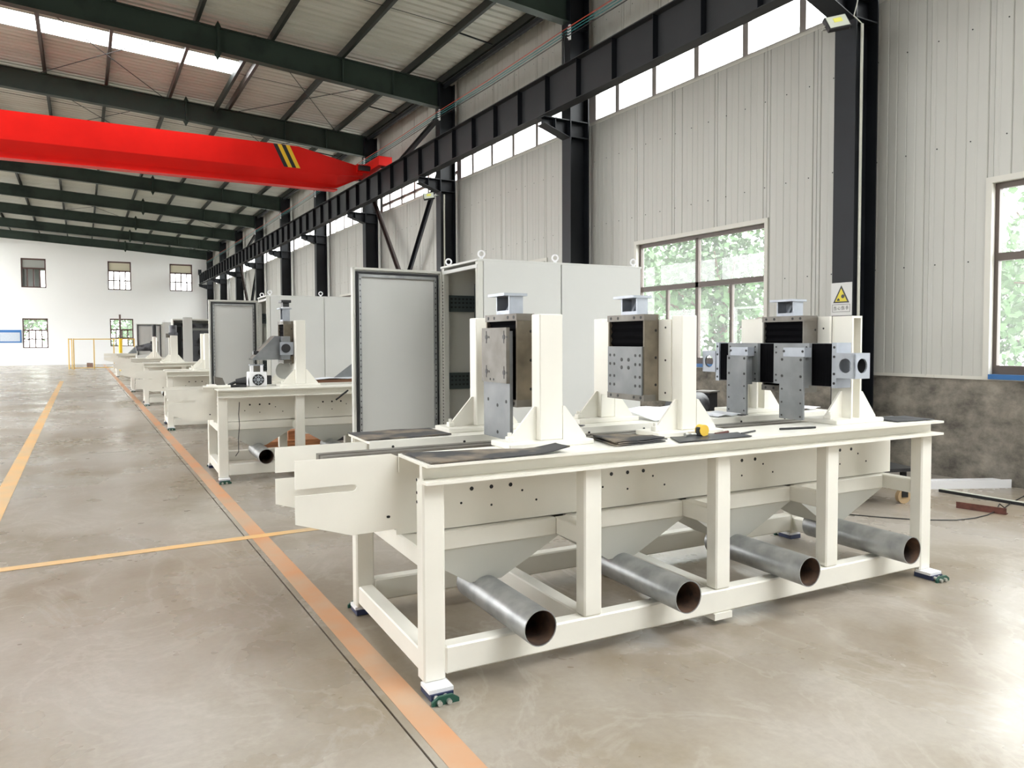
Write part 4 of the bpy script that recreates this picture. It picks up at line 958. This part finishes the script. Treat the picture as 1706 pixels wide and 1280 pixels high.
# third: open fronted cabinet full of equipment
c3 = empty('control_cabinet', (2.14, 22.3, 0), TROT, label='dark open fronted equipment cabinet with a beige post, far down the hall', cat='cabinet', group='open control cabinets')
bx('plinth', 'black', c3, 0, 0, 0, 1.5, .8, .1); bx('back_panel', 'cabinet_paint', c3, 0, .78, .1, 1.5, .8, 2.1); bx('roof_panel', 'cabinet_paint', c3, 0, 0, 2.07, 1.5, .8, 2.11); bx('end_panel', 'cabinet_paint', c3, 1.48, 0, .1, 1.5, .8, 2.07); bx('end_panel', 'cabinet_paint', c3, 0, .02, .1, .02, .8, 2.07)
bx('beige_post', 'cabinet_light', c3, .25, -.06, .1, .49, .03, 2.15, b=.01)
eq = bx('equipment_rack', 'equip_dark', c3, .02, .55, .12, 1.48, .77, 2.0)
for z in (.85, 1.18, 1.50):
    MB().cyl((.80, .40, z), (.80, .55, z), .13, 14).obj('fan_unit', 'black', c3); bx('drive_module', 'equip_dark', c3, .98, .36, z - .14, 1.2, .55, z + .14)
bx('cable_duct', 'interior_grey', c3, .5, .50, 1.80, 1.46, .55, 1.86); bx('contactor_row', 'black', c3, .1, .40, 1.0, .24, .55, 1.9)
c4 = cabinet((2.40, 28.2, 0), TROT, 1.2, .75, 2.15, 'grey cabinet with open door above the fifth bed, far down the hall', div=.58, door_w=.80, door_a=R(2), inside=False)
# dark equipment standing before the far cabinet
o = empty('drill_press', (2.05, 27.2, 0), label='dark machine tool standing before the far open cabinet', cat='machine'); 
MB().cyl((0, 0, .12), (0, 0, 2.05), .06, 12).obj('pillar', 'black', o); bx('base', 'black', o, -.4, -.25, 0, .25, .25, .12, b=.01); bx('knee_table', 'cabinet_light', o, -.55, -.2, .95, .05, .2, 1.05)
MB().cyl((-.1, 0, 1.32), (-.55, -.05, 1.26), .14, 14, r1=.08).obj('head', 'equip_dark', o); bx('tray', 'black', o, -.45, -.22, .78, .1, .22, .95); bx('column_bracket', 'black', o, -.12, -.1, 1.15, .1, .1, 1.5)

# ------------------------------------------------------------------ far end: fence, pole, box
fn = empty('safety_fence', (-.42, 46.4, 0), label='yellow tube safety fence before the white end wall', cat='fence')
for x in (0, .95, 1.9, 2.9): bx('post', 'fence_yellow', fn, x - .025, -.025, 0, x + .025, .025, 1.66)
bx('top_rail', 'fence_yellow', fn, 0, -.02, 1.60, 2.9, .02, 1.65); bx('bottom_rail', 'fence_yellow', fn, 0, -.02, .06, 2.9, .02, .10)
fm = MB()
for i in range(58): fm.box(.03 + i * .05, -.003, .1, .034 + i * .05, .003, 1.6)
for i in range(20): fm.box(.02, -.003, .14 + i * .073, 2.88, .003, .143 + i * .073)
tag(fm.obj('wire_mesh', 'white_board', fn), kind='stuff')
fg = empty('fence_gate', (-.50, 46.22, 0), R(-110), label='yellow gate leaf swung open at the end of the safety fence', cat='gate')
for x in (.0, .40): bx('post', 'fence_yellow', fg, x - .025, -.02, .02, x + .025, .02, 1.66)
bx('top_rail', 'fence_yellow', fg, 0, -.02, 1.6, .40, .02, 1.65); bx('bottom_rail', 'fence_yellow', fg, 0, -.02, .08, .40, .02, .12)
jp = empty('jib_pole', (1.72, 44.2, 0), label='yellow pole with a brown upper half standing by the end wall window', cat='pole')
MB().cyl((0, 0, 0), (0, 0, 1.65), .085, 14).obj('lower_pole', 'bollard_yellow', jp); MB().cyl((0, 0, 1.65), (0, 0, 2.9), .05, 12).obj('upper_pole', 'red_brown_frame', jp)
cb_ = empty('carton', (.35, 50.3, 0), label='small brown carton on the floor by the yellow fence', cat='box'); bx('body', 'wood_brown', cb_, -.16, -.12, 0, .16, .12, .24); bx('flap', 'wood_brown', cb_, -.16, -.12, .24, 0, .12, .25)
ap = empty('metal_hood', (2.35, 40.3, 0), label='grey sloping metal hood on the farthest bed', cat='hood'); 
ap.location = M2W(6, .9, .4, ZT); MB().prism([(-.45, 0), (.35, 0), (.35, .62), (.15, .62)], 'y', -.2, .2).obj('hood', 'ground_steel', ap)

# ------------------------------------------------------------------ right side: clutter by the wall
wp = empty('white_panel', (7.62, 4.30, 0), R(-26), label='long white steel panel lying on the floor by the cement wall', cat='panel')
bx('panel', 'white_board', wp, -.55, -.10, .0, .52, .11, .06, b=.004); bx('panel_lip', 'white_board', wp, -.55, -.115, .0, .52, -.102, .085)
rl = empty('steel_strip', (7.28, 3.45, 0), R(-88), label='long thin pale steel strip on the floor in front of the white panel', cat='strip'); bx('strip', 'conduit', rl, -.78, -.02, 0, .6, .02, .03); bx('strip_web', 'black', rl, -.78, -.026, 0, .6, -.021, .026)
ag = empty('angle_iron', (6.75, 3.57, 0), R(-76), label='short rusty red angle iron on the floor', cat='angle iron'); bx('flange', 'rust_steel', ag, -.19, -.03, 0, .19, .03, .006); bx('web', 'rust_steel', ag, -.19, -.03, .006, .19, -.022, .055)
pts = [(4.9, 4.3, .006), (5.25, 4.2, .006), (5.582, 4.105, .006), (5.758, 3.86, .006), (5.89, 3.702, .006), (6.024, 3.584, .006), (6.197, 3.478, .006), (6.40, 3.44, .006), (6.60, 3.445, .006), (6.78, 3.47, .012), (6.86, 3.48, .065), (7.0, 3.51, .008), (7.3, 3.6, .006), (7.7, 3.69, .006), (8.0, 3.75, .006)]
MB().path(pts, .0045, 6).obj('floor_cable', 'bolt_dark', label='thin brown cable curving across the floor over the angle iron', cat='cable')
ct = empty('tool_cart', (5.9, 4.55, 0), R(-18), label='low dark cart on casters beyond the wall end of the nearest bed', cat='cart')
bx('deck', 'black_plastic', ct, -.5, -.32, .30, .75, .32, .33); bx('frame', 'steel_grey', ct, -.45, -.28, .17, .70, .28, .21)
for x in (-.42, .66):
    for y in (-.26, .26):
        bx('deck_post', 'steel_grey', ct, x - .02, y - .02, .21, x + .02, y + .02, .30)
        cs_ = MB().cyl((x, y - .02, .065), (x, y + .02, .065), .065, 16).obj('caster', 'caster_tan', ct); MB().box(x - .03, y - .032, .06, x + .03, y - .024, .17).box(x - .03, y + .024, .06, x + .03, y + .032, .17).obj('caster_fork', 'bolt_dark', cs_)
# electric motor on the floor against the wall, seen below the window
em = empty('electric_motor', (6.95, 7.35, 0), R(20), label='dark electric motor on a stand below the window, behind the nearest bed', cat='motor')
bx('stand', 'steel_grey', em, -.4, -.2, 0, .4, .2, .48, b=.01); MB().cyl((-.45, 0, .64), (.2, 0, .64), .155, 20).obj('body', 'equip_dark', em); MB().cyl((.2, 0, .64), (.28, 0, .64), .13, 20, r1=.08).obj('end_bell', 'equip_dark', em)
tb = bx('terminal_box', 'steel_grey', em, .30, -.1, .48, .55, .12, .78, b=.006); bx('lid', 'machined_steel', tb, .28, -.12, .78, .57, .14, .80)

# ------------------------------------------------------------------ sign and floodlights
yA = BAYS[3]
sg = empty('warning_sign', (7.531, yA, 1.765), label='yellow triangle warning sign on the column by the window', cat='sign')
bx('board', 'sign_white', sg, -.006, -.135, 0, 0, .135, .375)
def yz(pts, mt, dx, name, parent=sg):
    return MB().prism(pts, 'x', -.006 - dx, -.006 - dx + .001).obj(name, mt, parent)
yz([(.105, .145), (-.105, .145), (0, .345)], 'print_dark', .0012, 'triangle_border'); yz([(.078, .160), (-.078, .160), (0, .309)], 'sign_yellow', .0024, 'triangle_field')
yz([(.055, .168), (.015, .168), (.02, .185), (.035, .2), (.05, .185)], 'print_dark', .0036, 'hand_symbol'); mb = MB(); mb.cyl((-.0085, -.022, .218), (-.0096, -.022, .218), .022, 12, smooth=False); mb.obj('gear_symbol', 'print_dark', sg)
mb = MB()
for (a, b) in ((.118, .128), (.066, .072)): pass
fr = MB(); X0 = -.0074
for (y0, y1, z0, z1) in ((-.115, .115, .124, .128), (-.115, .115, .040, .044), (-.115, -.111, .04, .128), (.111, .115, .04, .128)): fr.box(X0, y0, z0, X0 + .001, y1, z1)
fr.obj('caption_frame', 'print_dark', sg)
# four characters 当心伤手 drawn as strokes in a 10x10 cell
def strokes(cell_y, segs, name):
    mb = MB(); s_ = .0046
    for (x0, y0, x1, y1) in segs:
        a = Vector((0, cell_y - x0 * s_, .062 + y0 * s_)); b = Vector((0, cell_y - x1 * s_, .062 + y1 * s_)); d = (b - a).normalized(); n = Vector((0, -d.z, d.y)) * .0021
        vs = [a - n, b - n, b + n, a + n]; mb.add([(X0, p.y, p.z) for p in vs] + [(X0 + .001, p.y, p.z) for p in vs], [(0, 1, 2, 3), (7, 6, 5, 4), (0, 4, 5, 1), (1, 5, 6, 2), (2, 6, 7, 3), (3, 7, 4, 0)])
    return mb.obj(name, 'print_dark', sg)
strokes(.103, [(5, 10, 5, 6.5), (2, 9, 3.5, 7), (8, 9, 6.5, 7), (1.5, 6, 8.5, 6), (8.5, 6, 8.5, .5), (1.5, 3.4, 8.5, 3.4), (1.2, .6, 8.5, .6)], 'character')
strokes(.051, [(1.5, 5, 2.5, 2), (3.5, 6.5, 4, 1.5), (4, 1.5, 7.5, 1.2), (7.5, 1.2, 8, 3), (4.8, 8.5, 6, 6.8), (7.5, 6.5, 9, 4)], 'character')
strokes(-.001, [(3, 10, 1, 5), (2.2, 7.5, 2.2, 0), (5, 10, 4, 7.5), (4.8, 8.3, 9, 8.3), (4, 5.5, 8.5, 5.5), (8.5, 5.5, 8, .8), (8, .8, 6.8, 1.5), (6.2, 7, 5.8, 4), (5.8, 4, 3.8, .5)], 'character')
strokes(-.053, [(7.5, 9.8, 2.5, 9), (1.5, 6.8, 8.5, 6.8), (.8, 4.2, 9.2, 4.2), (5, 9.2, 5, .6), (5, .6, 3.6, 1.3)], 'character')
def floodlight(loc, rot, label):
    r = empty('floodlight', loc, label=label, cat='lamp', group='floodlights on the columns'); r.rotation_euler = rot
    bx('housing', 'black_plastic', r, -.13, -.03, -.085, .13, .03, .085, b=.008); bx('lens', 'lamp_glass', r, -.115, -.034, -.07, .115, -.030, .07); bx('led_chip', 'lamp_chip', r, -.045, -.036, -.012, .055, -.034, .042)
    MB().path([(-.14, .0, 0), (-.14, .07, 0), (.14, .07, 0), (.14, .0, 0)], .010, 6).obj('bracket', 'bolt_zinc', r)
    return r
floodlight((7.17, yA - .16, 4.92), (R(-22), R(-14), R(-22)), 'black floodlight with yellow chip high on the column beside the strip window')
MB().path([(7.22, yA - .10, 4.97), (7.40, yA - .05, 4.99), (7.54, yA - .05, 4.99)], .014, 6).obj('lamp_arm', 'bolt_zinc', label='short steel arm holding the nearest floodlight', cat='bracket')
floodlight((7.22, BAYS[5] - .16, 4.92), (R(-22), R(-10), R(-22)), 'small black floodlight on the column behind the open cabinet door')
MB().path([(7.27, BAYS[5] - .10, 4.97), (7.54, BAYS[5] - .05, 4.99)], .014, 6).obj('lamp_arm', 'bolt_zinc', label='short steel arm of the smaller floodlight', cat='bracket')

# ------------------------------------------------------------------ outside
gr = bx('ground', 'yard_concrete', None, XW + .35, -60, -.4, 90, 120, -.15); tag(gr, kind='structure', label='pale yard outside the side windows')
bx('ground', 'yard_concrete', None, -90, -60, -.4, XL - .35, 120, -.15, kind='structure', label='pale yard on the other side of the hall')
bx('ground', 'yard_concrete', None, XL - .3, -60, -.4, XW + .3, Y0 - .55, -.15, kind='structure', label='pale yard outside the gate behind the camera')
bx('ground', 'grass', None, XL - .3, Y1 + 5.1, -.4, XW + .3, 120, -.15, kind='structure', label='grass outside the end wall')
def tree(loc, h, rad, n, leaf, material, label, zc=None, flat=1.0):
    rnd = random.Random(hash((round(loc[0] * 10), round(loc[1] * 10))) % 9999)
    r = empty('tree', loc, label=label, cat='tree', group='trees outside the windows'); zc = zc or h - rad
    t = MB().cyl((0, 0, 0), (.1, .05, zc), .16, 10, r1=.08)
    for i in range(9):
        a = rnd.uniform(0, 6.28); q = Vector((math.cos(a) * rad * .7, math.sin(a) * rad * .7, zc + rnd.uniform(-.5, .8) * rad * flat)); t.cyl((.05, .02, zc * rnd.uniform(.45, .95)), q, .045, 6, r1=.015)
    t.obj('trunk', 'bark', r)
    vs = []; fs = []
    cl = [(Vector((rnd.gauss(0, .5), rnd.gauss(0, .5), rnd.gauss(0, .45) * flat)) * rad, rnd.uniform(.25, .5) * rad) for _ in range(26)]
    for i in range(n):
        c, cr_ = rnd.choice(cl); p = c + Vector((rnd.gauss(0, 1), rnd.gauss(0, 1), rnd.gauss(0, 1))) * cr_ * .55 + Vector((0, 0, zc))
        d = Vector((rnd.gauss(0, 1), rnd.gauss(0, 1), rnd.gauss(-.5, .6))).normalized(); s_ = d.orthogonal().normalized(); s_.rotate(Matrix.Rotation(rnd.uniform(0, 6.28), 3, d))
        L = leaf * rnd.uniform(.7, 1.3); b0 = len(vs)
        vs += [p, p + d * L * .5 + s_ * L * .34, p + d * L, p + d * L * .5 - s_ * L * .34]; fs.append((b0, b0 + 1, b0 + 2, b0 + 3))
    MB().add(vs, fs).obj('foliage', material, r, kind='stuff')
TREES = [((12.4, 12.2, -.15), 5.4, 2.2, 5200, .17, 'leaf_a', 'leafy tree outside the wide window, against its right half', None), ((15.8, 19.6, -.15), 6.8, 2.9, 5200, .22, 'leaf_b', 'pale tree outside the wide window, against its left half', None),
         ((16.6, 6.6, -.15), 5.6, 2.1, 4200, .20, 'leaf_b', 'leafy tree outside the window at the right edge', None), ((24.0, 16.6, -.15), 4.8, 2.4, 3600, .26, 'leaf_b', 'low bushy tree in the yard behind the leafy one', None),
         ((23.5, 10.8, -.15), 4.6, 2.4, 3000, .26, 'leaf_a', 'farther tree seen low through the right edge window', None),
         ((-3.9, 66, -.15), 5, 1.9, 2200, .30, 'leaf_b', 'green tree outside the lower end wall window beside the notice board', None), ((4.2, 66, -.15), 5, 1.9, 2200, .30, 'leaf_b', 'green tree outside the lower end wall window by the pole', None)]
for t_ in TREES: tree(*t_)
